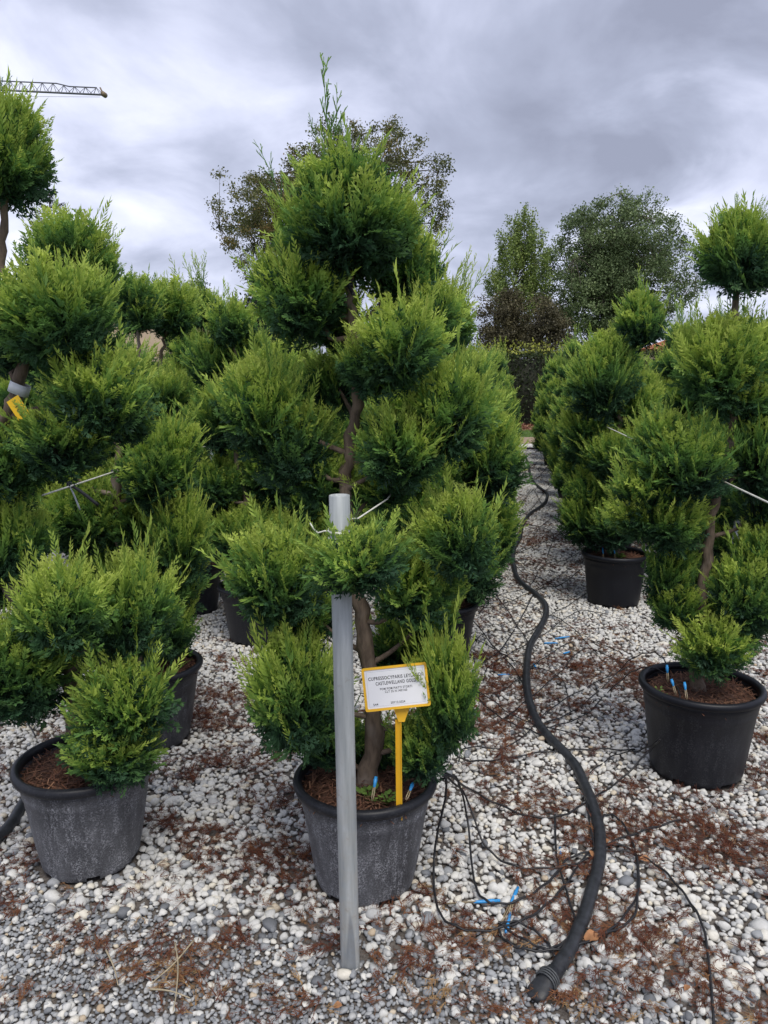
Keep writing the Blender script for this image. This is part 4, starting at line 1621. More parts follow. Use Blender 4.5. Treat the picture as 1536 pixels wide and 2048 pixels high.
def build_sign():
    y = 1.985
    c = at(792, 1374, y)
    foot = at(799, 1606, y)
    k = depth(c) / F
    W, H = 131 * k, 86 * k
    root = empty('plant_sign', (foot[0], foot[1], 0.30))
    tag(root, 'yellow framed plant sign with white printed card in the dusty pot', 'sign')
    # local frame: x right, y up, z towards the viewer
    face = Matrix.Rotation(YAW * 0.8, 4, 'Z') @ Matrix.Rotation(R(90 - 14), 4, 'X') @ Matrix.Rotation(R(6.6), 4, 'Z')
    base = Matrix.Translation(Vector(c) - root.location) @ face

    def put(o, dx=0.0, dy=0.0, dz=0.0, par=root):
        o.matrix_local = base @ Matrix.Translation((dx, dy, dz)) if par is root else Matrix.Translation((dx, dy, dz))
        return o
    mb = MB()
    slab(mb, rounded_rect(W, H, 0.006), -0.004, 0.0)
    plate = put(mb.build('plate', M['yellow'], root, smooth=False))
    # raised frame round the card
    mb = MB()
    o_, i_ = rounded_rect(W, H, 0.006), rounded_rect(W - 0.013, H - 0.013, 0.003)
    n = len(o_)
    vs = [(x, y_, 0.0) for x, y_ in o_] + [(x, y_, 0.0035) for x, y_ in o_] + [(x, y_, 0.0035) for x, y_ in i_] + [(x, y_, 0.0008) for x, y_ in i_]
    fs = []
    for a in range(3):
        for q in range(n):
            fs.append((a * n + q, a * n + (q + 1) % n, (a + 1) * n + (q + 1) % n, (a + 1) * n + q))
    mb.add(vs, fs)
    mb.build('frame', M['yellow'], plate, smooth=False)
    mb = MB()
    slab(mb, rounded_rect(W - 0.0135, H - 0.0135, 0.003), 0.0006, 0.0016)
    card = mb.build('card', M['card'], plate, smooth=False)
    mb = MB()
    bw, bh = W - 0.024, H - 0.024
    for x0, x1, y0, y1 in ((-bw / 2, bw / 2, bh / 2 - .0005, bh / 2), (-bw / 2, bw / 2, -bh / 2, -bh / 2 + .0005), (-bw / 2, -bw / 2 + .0005, -bh / 2, bh / 2), (bw / 2 - .0005, bw / 2, -bh / 2, bh / 2)):
        mb.box((x0, y0, 0.0016), (x1, y1, 0.0018))
    mb.build('border_line', M['inkfine'], card, smooth=False)

    def line(s, size, x, y_, bold, fit=None):
        me = text_mesh(s, size, M['ink'], 'CENTER', bold)
        o = obj('lettering', me, card, (x, y_, 0.0017))
        if fit:
            xs = [v.co.x for v in me.vertices]
            o.scale = (fit / (max(xs) - min(xs)), 1, 1)
    line('CUPRESSOCYPARIS LEYLANDII', 0.0128, 0.002, H * 0.235, 0.0002, W * 0.84)
    line('CASTLEWELLAND GOLD', 0.0128, 0.001, H * 0.115, 0.0002, W * 0.62)
    line('POM POM PIATTI STORTI', 0.0085, 0.000, -H * 0.015, 0.00010, W * 0.49)
    line('CLT 35 H.140/160', 0.0085, -0.001, -H * 0.085, 0.00010, W * 0.34)
    line('20Y12.5024', 0.0085, 0.001, -H * 0.345, 0.00010, W * 0.22)
    line('544', 0.0085, -W * 0.335, -H * 0.355, 0.00010)
    # gusset and stake
    top = Vector(at(803, 1416, y))
    neck = Vector(at(797, 1442, y))
    ft = Vector(foot) - Vector((0, 0, 0.05))
    k2 = depth(neck) / F
    mb = MB()
    tri = [(-17 * k2, 0), (17 * k2, 0.004), (6.0 * k2, -28 * k2), (-6.0 * k2, -28 * k2)]
    slab(mb, [(x, y_) for x, y_ in tri][::-1], -0.0035, 0.001)
    g = mb.build('gusset', M['yellow'], root, smooth=False)
    g.matrix_local = Matrix.Translation(top - root.location + Vector((0, 0.002, 0))) @ Matrix.Rotation(YAW * 0.8, 4, 'Z') @ Matrix.Rotation(R(90 - 10), 4, 'X')
    mb = MB()
    hw = 6.2 * k2
    A_, B_ = np.array(neck) - np.array(root.location), np.array(ft) - np.array(root.location)
    for dx0, dx1, dy0, dy1 in ((-hw, hw, -0.0015, 0.0015), (-hw, -hw + 0.0022, -0.004, -0.0015), (hw - 0.0022, hw, -0.004, -0.0015)):
        v8 = [A_ + (dx0, dy0, .004), A_ + (dx1, dy0, .004), A_ + (dx1, dy1, .004), A_ + (dx0, dy1, .004), B_ + (dx0, dy0, 0), B_ + (dx1, dy0, 0), B_ + (dx1, dy1, 0), B_ + (dx0, dy1, 0)]
        mb.add(v8, [(0, 1, 2, 3), (7, 6, 5, 4), (0, 4, 5, 1), (1, 5, 6, 2), (2, 6, 7, 3), (3, 7, 4, 0)])
    mb.build('stake', M['yellow'], root, smooth=False)


build_sign()


def build_tag():
    y = 2.09
    c = at(34, 775, y)
    k = depth(c) / F
    root = empty('trunk_tag', c)
    tag(root, 'white wrap and yellow numbered tag on the leaning trunk', 'tag')
    ax_ = norm(at(40, 755, y) - at(22, 815, y))
    mb = MB()
    n, rr_ = 20, 0.0225
    s = norm(np.cross(ax_, np.array([0, 1, 0])))
    t = np.cross(ax_, s)
    vs, fs = [], []
    for j, hh in enumerate((-11 * k, 11 * k)):
        for q in range(n):
            th = 2 * math.pi * q / n
            bulge = 1.0 + 0.75 * max(0, math.cos(th - math.pi)) ** 3
            vs.append(ax_ * hh + rr_ * bulge * (math.cos(th) * s + math.sin(th) * t))
    for q in range(n):
        fs.append((q, (q + 1) % n, n + (q + 1) % n, n + q))
    mb.add(vs, fs)
    b_ = mb.build('wrap', M['band'], root)
    sol = b_.modifiers.new('thickness', 'SOLIDIFY')
    sol.thickness = 0.001
    tagc = at(38, 818, y - 0.10) - c
    W, H = 38 * k, 26 * k
    fm = Matrix.Translation(Vector(tagc)) @ Matrix.Rotation(YAW, 4, 'Z') @ Matrix.Rotation(R(84), 4, 'X') @ Matrix.Rotation(R(-58), 4, 'Z')
    mb = MB()
    slab(mb, [(-W * .62, -H / 2), (W / 2, -H / 2), (W / 2, H / 2), (-W * .62, H / 2)], -0.0006, 0.0)
    tg = mb.build('number_tag', M['yellow_tag'], root, smooth=False)
    tg.matrix_local = fm
    me = text_mesh('-188', 0.022, M['ink'], 'CENTER', 0.0002)
    obj('lettering', me, tg, (-0.001, 0, 0.0005))


build_tag()

# ------------------------------------------------------------------ irrigation
def gpath(px, z=0.016):
    return [ground(u, v, z) for u, v in px]


hp = [(1052, 915), (1058, 935), (1062, 955), (1075, 972), (1094, 988), (1088, 1008), (1062, 1026), (1046, 1048), (1040, 1075), (1028, 1098), (1026, 1122), (1036, 1158), (1066, 1184), (1088, 1205), (1092, 1228),
      (1078, 1260), (1060, 1292), (1053, 1345), (1058, 1400), (1080, 1452), (1118, 1494), (1150, 1530), (1178, 1590), (1197, 1650), (1200, 1712), (1186, 1772), (1163, 1845), (1130, 1915), (1098, 1958)]
root = empty('irrigation_hose', (*ground(1098, 1958)[:2], 0))
tag(root, 'thick black irrigation hose snaking along the gravel aisle', 'hose')
off = np.array(root.location)
mb = MB()
sp = spline(gpath(hp, 0.024), 7)
sp = [p_ - off + np.array([0, 0, 0.002 * math.sin(i * 0.9)]) for i, p_ in enumerate(sp)]
mb.tube(sp, 0.0195, 14)
mb.build('hose_body', M['hose'], root)
e0, e1 = ground(1104, 1948, 0.026) - off, ground(1070, 1992, 0.016) - off
mb = MB()
dv = norm(e1 - e0)
sd = norm(np.cross(dv, np.array([0, 0, 1])))
vs, fs = [], []
for i, (t, wx, hz) in enumerate(((-0.1, 0.020, 0.020), (0.25, 0.024, 0.022), (0.5, 0.026, 0.017), (0.8, 0.029, 0.014), (1.0, 0.026, 0.010), (1.12, 0.013, 0.006))):
    cpt = e0 + (e1 - e0) * t
    for q in range(14):
        th = q / 14 * 6.283
        vs.append(cpt + sd * wx * math.cos(th) + np.array([0, 0, 1]) * hz * math.sin(th))
for i in range(5):
    for q in range(14):
        fs.append((i * 14 + q, i * 14 + (q + 1) % 14, (i + 1) * 14 + (q + 1) % 14, (i + 1) * 14 + q))
fs += [tuple(range(14))[::-1], tuple(70 + q for q in range(14))]
mb.add(vs, fs)
mb.build('folded_end', M['hose'], root)
mb = MB()
pts = []
for i in range(70):
    th = i * 0.36
    t = 0.12 + 0.34 * i / 69
    pts.append(e0 + (e1 - e0) * t + sd * 0.0275 * math.cos(th) + np.array([0, 0, 1]) * 0.0245 * math.sin(th))
mb.tube(pts, 0.0026, 5)
mb.build('binding', plain('dark_binding', (0.06, 0.065, 0.07), 0.6, var=0.4, scale=80), root)

for label, px, rr_ in (('black hose lying across the far end of the aisle', [(940, 899), (1010, 898), (1075, 897), (1120, 899)], 0.03),
                       ('black hose running out from under the trees near the banded trunk pot', [(-20, 1690), (20, 1650), (45, 1610), (80, 1560)], 0.0195),
                       ('black hose passing behind the third pot of the banded row', [(330, 1262), (380, 1225), (420, 1200), (460, 1180)], 0.017)):
    mb = MB()
    sp = spline(gpath(px, rr_ + 0.004), 6)
    mb.tube(sp, rr_, 10)
    tag(mb.build('irrigation_hose', M['hose']), label, 'hose')


def tube_px(label, pts, r_=0.0036):
    """pts: (u, v) on the ground, (u, v, z) at height z"""
    P_ = [ground(p_[0], p_[1], p_[2] if len(p_) > 2 else 0.025) for p_ in pts]
    mb = MB()
    sp = spline(P_, 7)
    sp = [p_ + np.array([0, 0, 0.003 * math.sin(i * 1.3)]) for i, p_ in enumerate(sp)]
    mb.tube(sp, r_, 6)
    tag(mb.build('drip_tube', M['tube']), label, 'drip tube', 'thin black drip tubes')


TL = 'thin black drip tube curling from the dusty sign pot over the gravel'
tube_px(TL, [(880, 1560, .32), (892, 1558, .33), (890, 1600, .25), (876, 1660, .15), (868, 1720, .06), (870, 1790), (890, 1840), (950, 1862), (1020, 1850), (1080, 1820), (1130, 1770), (1165, 1720), (1200, 1690), (1265, 1700), (1278, 1760), (1270, 1800), (1220, 1860), (1140, 1895), (1060, 1900), (1010, 1880), (1000, 1850), (1040, 1845), (1090, 1880), (1110, 1915)])
tube_px(TL, [(885, 1552, .33), (915, 1560, .28), (935, 1640, .1), (945, 1740, .04), (960, 1790), (1000, 1808), (1060, 1790), (1110, 1750), (1140, 1715), (1200, 1702), (1260, 1705), (1320, 1735), (1370, 1790), (1405, 1850), (1418, 1930), (1425, 2010), (1428, 2060)])
tube_px(TL, [(885, 1548, .33), (930, 1590, .18), (970, 1690, .05), (1030, 1732), (1110, 1735), (1170, 1720), (1210, 1690), (1290, 1660), (1360, 1640)])
tube_px(TL, [(890, 1545, .33), (960, 1590, .06), (1050, 1630), (1120, 1632), (1180, 1600), (1240, 1560), (1300, 1500, .12), (1320, 1480, .20)])
tube_px(TL, [(905, 1500, .3), (930, 1520, .1), (990, 1520), (1080, 1505), (1180, 1498), (1270, 1500)])
tube_px(TL, [(1110, 1630), (1112, 1700), (1120, 1740), (1135, 1790), (1150, 1860), (1100, 1900)])
tube_px(TL, [(1200, 1660), (1210, 1630), (1240, 1640), (1270, 1700), (1275, 1780), (1262, 1840), (1180, 1880)])
tube_px(TL, [(1000, 1850), (1060, 1885), (1110, 1900), (1150, 1860), (1170, 1800), (1190, 1720), (1180, 1650), (1165, 1570), (1140, 1510)])
TR = 'thin black drip tube arching over gravel into the ball-topped cypress pot'
tube_px(TR, [(1085, 1448), (1150, 1420), (1210, 1370), (1260, 1320, .14), (1300, 1305, .30), (1325, 1315, .37), (1338, 1340, .34)], 0.0028)
tube_px(TR, [(1100, 1455), (1170, 1430), (1215, 1385), (1262, 1345, .25), (1300, 1335, .36), (1340, 1350, .34)], 0.0028)
tube_px(TR, [(1180, 1545), (1230, 1510), (1280, 1500, .08), (1315, 1480, .16), (1345, 1430, .25), (1360, 1395, .34), (1352, 1370, .34)], 0.0026)
TA = 'thin black drip tube straggling across the aisle gravel'
jr2 = random.Random(9)
for k in range(20):
    v0 = 930 + 560 * (k / 20) ** 1.35
    hw = 30 + (v0 - 770) * 0.30
    cu = 1040 + (v0 - 900) * 0.03
    sgn = -1 if k % 3 else 1
    pts = []
    ph = jr2.uniform(0, 6)
    for q in range(6):
        t = q / 5
        uu = cu - hw * 0.9 * sgn * (1 - t) + hw * 0.75 * sgn * t * jr2.uniform(0.6, 1.2)
        vv = v0 + (t - 0.5) * hw * jr2.uniform(0.5, 1.3) + 10 * math.sin(q * 1.9 + ph)
        pts.append((uu, max(905, vv)))
    tube_px(TA, pts, 0.0026 if v0 > 1050 else 0.0032)
tube_px(TA, [(905, 1215, .34), (945, 1240, .1), (985, 1290), (1030, 1340), (1055, 1390)])
tube_px(TA, [(910, 1335), (960, 1400), (1010, 1440), (1060, 1460), (1110, 1480)])
tube_px(TA, [(1160, 1140, .3), (1120, 1170, .05), (1075, 1180), (1040, 1240), (1000, 1300), (940, 1340)])
tube_px(TA, [(1068, 1300), (1040, 1260), (1000, 1200), (960, 1160), (940, 1130)])
tube_px('thin black drip tube beside the banded trunk pot', [(0, 1430), (30, 1405), (60, 1400), (55, 1440), (70, 1470, .1)])


def spike(p0, p1, label, group='blue drip spikes'):
    """drip spike: blue barbed head and a weathered clear split stem, p0 head end"""
    p0, p1 = np.asarray(p0), np.asarray(p1)
    root = empty('drip_spike', p1)
    tag(root, label, 'drip spike', group)
    a, b_ = p0 - p1, np.zeros(3)
    d = norm(b_ - a)
    s = norm(np.cross(d, np.array([0.2, 0.9, 0.35])))
    L_ = np.linalg.norm(a)
    mb = MB()
    mb.tube([a, a + d * L_ * 0.1, a + d * L_ * 0.12, a + d * L_ * 0.42, a + d * L_ * 0.46], [0.0046, 0.0046, 0.0060, 0.0040, 0.002], 8)
    mb.build('head', M['blue'], root)
    mb = MB()
    for sg in (-1, 1):
        mb.tube([a + d * L_ * 0.40 + s * sg * 0.0022, a + d * L_ * 0.8 + s * sg * 0.0030, b_ + s * sg * 0.0012], [0.0019, 0.0017, 0.0009], 5)
    mb.build('stem', M['clear'], root)


SG = 'blue drip spike standing in the mulch of the dusty sign pot'
spike(at(752, 1553, 2.02), at(744, 1602, 1.985), SG)
spike(at(826, 1566, 2.05), at(812, 1600, 2.0), SG)
SR = 'blue drip spike standing in the mulch beside the curved trunk'
spike(at(1334, 1330, 2.93), at(1336, 1365, 2.93), SR)
spike(at(1343, 1358, 2.90), at(1352, 1390, 2.88), SR)
spike(at(1369, 1364, 2.88), at(1374, 1400, 2.85), SR)
SF = 'blue drip spike lying loose on the gravel near the thick hose'
for a, b_ in (((1000, 1801), (884, 1808)), ((1036, 1775), (1004, 1843)), ((1012, 1866), (1030, 1780)), ((1120, 1695), (1126, 1735))):
    spike(ground(*a, 0.02), ground(*b_, 0.018), SF)
SB = 'blue drip spike lying on gravel across the thick hose, before the clean pot'
for a, b_ in (((1088, 1286), (1150, 1286)), ((1110, 1277), (1175, 1268)), ((1127, 1307), (1160, 1298)), ((996, 1350), (1056, 1347)), ((1067, 1328), (1082, 1352))):
    spike(ground(*a, 0.02), ground(*b_, 0.018), SB)
for u in (1205, 1228):
    spike(at(u, 1096, 5.34), at(u + 3, 1122, 5.3), 'blue drip spike in the clean black pot by the grey pole')

# ------------------------------------------------------------------ little things on the ground
def leaf(u, v, sz, az, label):
    """curled fallen leaf with a midrib"""
    p_ = ground(u, v, 0.024)
    mb = MB()
    rows = []
    n = 7
    for i in range(n):
        t = i / (n - 1)
        w_ = 0.42 * math.sin(math.pi * min(1, t * 0.93 + 0.07)) ** 0.8
        zc = 0.10 * math.sin(t * 3)
        for s, zz in ((-1, 0.14), (-0.5, 0.04), (0, 0.0), (0.5, 0.05), (1, 0.17)):
            rows.append(((t - 0.5) * sz, s * w_ * sz * (1 + 0.12 * math.sin(i * 2.5 + s)), (zc + zz * w_ * 2) * sz))
    fs = []
    for i in range(n - 1):
        for k in range(4):
            fs.append((i * 5 + k, i * 5 + k + 1, (i + 1) * 5 + k + 1, (i + 1) * 5 + k))
    mb.add(rows, fs)
    mb.tube([(-0.75 * sz, 0, 0.03 * sz), (-0.5 * sz, 0, 0.0)], 0.0008, 4)
    o = mb.build('fallen_leaf', M['dead_leaf'], loc=p_)
    o.rotation_euler = (random.uniform(-0.2, 0.2), random.uniform(-0.2, 0.2), az)
    tag(o, label, 'leaf', 'fallen leaves')


leaf(1185, 1876, 0.045, 0.3, 'fallen brown leaf lying against the thick hose near its folded end')
leaf(1186, 1708, 0.030, 1.4, 'small fallen brown leaf on the inner bend of the thick hose')
leaf(1290, 1720, 0.034, -0.4, 'curled orange-brown leaf on gravel outside the hose bend')
leaf(1212, 1682, 0.026, 1.1, 'upright little brown leaf touching the hose')
leaf(1375, 1976, 0.020, 0.8, 'reddish leaf scrap on the fine grey gravel')
leaf(676, 2012, 0.022, 0.1, 'tan leaf scrap on fine gravel before the steel pole')
for i, (px, lab) in enumerate((([(350, 1885), (356, 1930), (352, 1990), (346, 2022)], 'long pale dry stalk lying on the brown litter'),
                               ([(388, 1880), (350, 1925), (305, 1965)], 'pale dry stalk crossing the long stalk on the litter'),
                               ([(212, 1900), (228, 1935), (236, 1970)], 'short bent straw on the fine grey gravel'),
                               ([(300, 1978), (340, 1982), (380, 1996)], 'thin curved straw beside the crossed stalks'))):
    mb = MB()
    sp = spline([ground(u, v, 0.034) for u, v in px], 5)
    mb.tube(sp, [0.0026 - 0.0013 * k / (len(sp) - 1) for k in range(len(sp))], 5)
    tag(mb.build('dry_stalk', M['straw']), lab, 'stalk')

# seedlings in the sign pot
def weed(c, n, sz, label, seed):
    r = np.random.default_rng(seed)
    root = empty('weed', c)
    tag(root, label, 'weed')
    for k in range(n):
        az, q = r.uniform(0, 6.283), r.uniform(0.003, 0.026)
        p_ = np.array([q * math.cos(az), q * math.sin(az), r.uniform(0.006, 0.030)])
        mb = MB()
        mb.tube([(p_[0] * .3, p_[1] * .3, -0.004), p_ * np.array([.7, .7, .6]), p_], 0.0007, 4)
        l_ = sz * r.uniform(0.7, 1.2)
        d = np.array([math.cos(az), math.sin(az), r.uniform(-0.1, 0.5)])
        s = np.array([-math.sin(az), math.cos(az), 0])
        nn = np.cross(d, s)
        vs = [p_, p_ + d * l_ * .3 + s * l_ * .30 + nn * -.1 * l_, p_ + d * l_ * .7 + s * l_ * .30 + nn * -.1 * l_, p_ + d * l_, p_ + d * l_ * .7 - s * l_ * .30 + nn * -.1 * l_, p_ + d * l_ * .3 - s * l_ * .30 + nn * -.1 * l_, p_ + d * l_ * .5]
        mb.add(vs, [(0, 1, 6), (1, 2, 6), (2, 3, 6), (3, 4, 6), (4, 5, 6), (5, 0, 6)])
        me = mb.mesh('leaf', M['weed'], smooth=True)
        a_ = me.attributes.new('age', 'FLOAT', 'POINT')
        a_.data.foreach_set('value', np.full(len(me.vertices), r.uniform(0.2, 0.9), dtype=np.float32))
        obj('leaf', me, root)


weed((*at(772, 1590, 2.02)[:2], 0.318), 22, 0.017, 'little round-leaved weed beside the yellow stake', 1)
weed((*at(737, 1588, 2.03)[:2], 0.318), 6, 0.028, 'broad-leaved seedling by the blue spike in the dusty pot', 2)
weed((*at(1318, 1385, 2.92)[:2], 0.335), 16, 0.014, 'small green weed in the mulch of the ball-topped cypress pot', 3)
weed((*at(1240, 1118, 5.35)[:2], 0.335), 34, 0.022, 'patch of low weed in the clean black pot', 4)

# ------------------------------------------------------------------ hedge and verge grass
def leaves_geo(P, size, r, ages, flat=0.0):
    n = len(P)
    d = norm(r.normal(size=(n, 3)) + np.array([0, 0, -flat]))
    s = norm(np.cross(d, norm(r.normal(size=(n, 3)))))
    l_ = size[:, None]
    V = np.stack([P, P + d * l_ * 0.5 + s * l_ * 0.32, P + d * l_, P + d * l_ * 0.5 - s * l_ * 0.32], 1).reshape(-1, 3)
    T = np.arange(4 * n).reshape(n, 4)
    return V, T, np.repeat(ages, 4)


HEDGE_MAT = foliage_mat('hedge_leaf', [(0, (0.014, 0.024, 0.010)), (0.45, (0.030, 0.048, 0.018)), (0.72, (0.065, 0.095, 0.030)), (1.0, (0.36, 0.38, 0.06))], 0.2)


def build_hedge():
    r = np.random.default_rng(50)
    y0, y1, h = 29.6, 31.0, 2.62
    root = empty('hedge', (2.0, 30.3, 0))
    tag(root, 'tall dark clipped hedge with yellow sprouts closing the aisle', 'hedge')
    mb = MB()
    mb.box((-18, 0.0 - 0.5, 0.0), (20, 0.5, h - 0.2))
    mb.build('dark_core', plain('hedge_dark_core', (0.020, 0.022, 0.013), 0.95, var=0.4, scale=6), root)  # one solid dark box as core, inner hedge shade put into its colour
    n = 26000
    face = r.uniform(0, 1, n) < 0.78
    x = np.where(r.uniform(0, 1, n) < 0.5, r.uniform(-18, 20, n), r.uniform(-6, 8, n))
    P = np.stack([x, np.where(face, -0.62 + np.abs(r.normal(0, 0.09, n)) + 0.07 * np.sin(x * 3), r.uniform(-0.6, 0.6, n)), np.where(face, r.uniform(0.1, h, n), h + r.normal(0, 0.05, n))], 1)
    ages = np.clip(r.normal(0.35, 0.16, n) + 0.12 * (~face), 0, 0.75)
    V, T, A = leaves_geo(P, r.uniform(0.06, 0.13, n), r, ages)
    obj('foliage', mesh_np('foliage', V, T, {'age': A}, mats=[HEDGE_MAT]), root)
    n = 5200
    x = r.uniform(-18, 20, n)
    keepm = vnoise(x, x * 0, 0.9, 5) + r.uniform(-0.2, 0.2, n) > 0.42
    x = x[keepm]
    n = len(x)
    P = np.stack([x, r.uniform(-0.6, 0.6, n), h + np.abs(r.normal(0, 0.22, n))], 1)
    V, T, A = leaves_geo(P, r.uniform(0.08, 0.15, n), r, r.uniform(0.72, 1.0, n), -1.0)
    obj('new_sprouts', mesh_np('new_sprouts', V, T, {'age': A}, mats=[HEDGE_MAT]), root)


build_hedge()


def build_grass():
    r = np.random.default_rng(51)
    n = 16000
    P = np.stack([r.uniform(-4, 6, n), r.uniform(23.0, 26.3, n), np.full(n, -0.006)], 1)
    az = r.uniform(0, 6.283, n)
    s = np.stack([np.cos(az), np.sin(az), np.zeros(n)], 1) * 0.006
    tip = P + np.stack([r.normal(0, 0.03, n), r.normal(0, 0.03, n), r.uniform(0.03, 0.10, n)], 1)
    V = np.stack([P - s, P + s, tip], 1).reshape(-1, 3)
    o = obj('grass', mesh_np('grass', V, np.arange(3 * n).reshape(n, 3), {'age': np.repeat(r.uniform(0.2, 1, n), 3)}, mats=[M['grass']]))
    tag(o, 'strip of short green grass in front of the hedge', 'grass', kind='stuff')
    n = 2600
    P = np.stack([r.uniform(-3, 5, n), r.uniform(26.2, 29.4, n), r.uniform(0.005, 0.06, n)], 1)
    V, T, A = leaves_geo(P, r.uniform(0.06, 0.12, n), r, r.uniform(0, 1, n))
    o = obj('leaf_litter', mesh_np('leaf_litter', V, T, {'age': A}, mats=[foliage_mat('brown_leaf', [(0, (0.09, 0.03, 0.02)), (0.6, (0.22, 0.08, 0.05)), (1, (0.38, 0.22, 0.14))], 0.1)]))
    tag(o, 'brown fallen leaves gathered along the hedge foot', 'leaves', kind='stuff')


build_grass()

# ------------------------------------------------------------------ trees beyond
TREE_MATS = {
    'willow': foliage_mat('autumn_willow_leaf', [(0, (0.055, 0.070, 0.024)), (0.5, (0.115, 0.135, 0.045)), (0.9, (0.20, 0.195, 0.07)), (1, (0.28, 0.19, 0.07))], 0.25, var=0.25),
    'poplar': foliage_mat('poplar_leaf', [(0, (0.065, 0.10, 0.042)), (0.5, (0.135, 0.19, 0.08)), (1, (0.25, 0.32, 0.14))], 0.2, var=0.2),
    'ginkgo': foliage_mat('pale_leaf', [(0, (0.085, 0.13, 0.034)), (0.5, (0.17, 0.24, 0.06)), (1, (0.30, 0.37, 0.10))], 0.25, var=0.2),
    'plum': foliage_mat('brownish_leaf', [(0, (0.045, 0.042, 0.024)), (0.6, (0.095, 0.085, 0.045)), (1, (0.16, 0.14, 0.065))], 0.2, var=0.25),
    'dark': foliage_mat('dark_conifer', [(0, (0.012, 0.022, 0.016)), (0.6, (0.028, 0.046, 0.030)), (1, (0.055, 0.08, 0.05))], 0.1, var=0.25),
    'lime': foliage_mat('lime_bush', [(0, (0.045, 0.06, 0.015)), (0.6, (0.10, 0.125, 0.03)), (1, (0.19, 0.20, 0.05))], 0.25, var=0.25)}


def broadleaf(name, u, v0, v1, hw_px, y, mat, label, ncl, per, lsz, sig, seed, fill=0.45, squash=1.0, spiky=0.0, low=None, base_z=0.0):
    """tree with crown from v0 (top) to v1 (bottom), half width hw_px, standing at world distance y"""
    r = np.random.default_rng(seed)
    top, bot = at(u, v0, y), at(u, v1, y)
    k = depth(top) / F
    hw = hw_px * k
    cz, hz = (top[2] + bot[2]) / 2, (top[2] - bot[2]) / 2
    root = empty(name, (top[0], y, base_z))
    tag(root, label, 'tree')
    mb = MB()
    tr_top = cz + hz * 0.35
    r0 = max(0.10, hw * 0.055)
    sp = spline([(0, 0, -0.1), (r.normal(0, 0.1), 0, cz * 0.4), (r.normal(0, 0.2), 0, cz * 0.8), (r.normal(0, 0.2), 0, tr_top)], 5)
    mb.tube(sp, [r0 * (1 - 0.8 * i / (len(sp) - 1)) for i in range(len(sp))], 8, rough=0.06)
    # clusters
    d = norm(r.normal(size=(ncl, 3)))
    q = r.uniform(fill, 1.0, ncl) ** 0.7
    ph = r.uniform(0, 6.28, 3)
    q *= 1 + 0.14 * np.sin(3.2 * d[:, 0] + ph[0] + 2 * d[:, 2]) + 0.10 * np.sin(5 * d[:, 2] + 3 * d[:, 0] + ph[1])
    Cc = d * q[:, None] * np.array([hw, hw * squash, hz]) * 0.94 + np.array([0, 0, cz])
    if spiky:
        Cc[:, :2] *= np.clip(1.25 - 0.75 * (Cc[:, 2:3] - (cz - hz)) / (2 * hz), 0.18, 1.3)
    S = np.array(sp)
    for c in Cc[:: max(1, ncl // 90)]:
        i = int(np.argmin(np.linalg.norm(S - c, axis=1) + np.where(c[2] - S[:, 2] < 0.2, 2.0, 0)))
        p_ = S[i]
        m1 = p_ + (c - p_) * 0.5 + np.array([0, 0, 0.08 * hz]) + r.normal(0, 0.08, 3)
        bs = spline([p_, m1, c], 4)
        rb = r0 * 0.32
        mb.tube(bs, [rb * (1 - 0.85 * j / (len(bs) - 1)) for j in range(len(bs))], 5)
    hubs = Cc[:: max(1, ncl // 90)]
    for c in Cc:               # fine twigs carry every leaf cluster
        h_ = hubs[int(np.argmin(np.linalg.norm(hubs - c, axis=1) + 0.5 * np.maximum(0, np.linalg.norm(hubs[:, :2], axis=1) - np.linalg.norm(c[:2]))))]
        if np.linalg.norm(h_ - c) > 0.05:
            mb.tube([h_, (h_ + c) / 2 + r.normal(0, 0.08, 3), c + (c - h_) * 0.15], [0.022, 0.014, 0.005], 3, cap=False)
    mb.build('trunk', M['tree_bark'], root)
    P = (Cc[:, None, :] + norm(r.normal(0, 1, (ncl, per, 3))) * r.uniform(0, 1.9, (ncl, per, 1)) ** 0.8 * np.array([sig, sig, sig * (0.75 if not spiky else 1.0)])).reshape(-1, 3)
    if spiky:          # shoots: stretch leaves of a cluster along an upward outward line
        tt = r.uniform(0, 1, (ncl, per, 1))
        dd = norm(Cc - np.array([0, 0, cz]) + np.array([0, 0, hz * 0.9]))[:, None, :]
        P = (Cc[:, None, :] + dd * tt * spiky + r.normal(0, 0.09, (ncl, per, 3))).reshape(-1, 3)
    n = len(P)
    ages = np.clip(np.repeat(r.normal(0.45, 0.2, ncl), per) + r.normal(0, 0.18, n), 0, 1)
    V, T, A = leaves_geo(P, r.uniform(0.6, 1.3, n) * lsz, r, ages)
    obj('crown', mesh_np('crown', V, T, {'age': A}, mats=[TREE_MATS[mat]]), root)
    return root


broadleaf('willow_tree', 660, 262, 600, 242, 42, 'willow', 'large rounded olive tree thinning to autumn colour above the hedge', 1000, 125, 0.12, 0.34, 1, fill=0.06, squash=0.8)
broadleaf('poplar_tree', 1232, 372, 730, 152, 40, 'poplar', 'broad grey-green tree standing behind the hedge', 900, 125, 0.105, 0.32, 2, fill=0.10, squash=0.9)
broadleaf('ginkgo_tree', 1040, 425, 740, 82, 37, 'ginkgo', 'light green tree with spiky upright shoots behind the hedge', 200, 130, 0.10, 0.2, 3, fill=0.25, spiky=0.8)
broadleaf('plum_tree', 1010, 560, 760, 62, 34.5, 'plum', 'low brownish tree below the spiky light green one', 190, 100, 0.09, 0.28, 4, fill=0.2)
broadleaf('plum_tree', 1095, 590, 790, 60, 33.5, 'plum', 'low brownish tree next to the broad grey-green tree', 190, 100, 0.09, 0.28, 14, fill=0.2)
broadleaf('shrub_tree', 585, 610, 760, 55, 36, 'lime', 'yellow-green bushy tree under the olive tree', 150, 60, 0.12, 0.28, 5, fill=0.2)
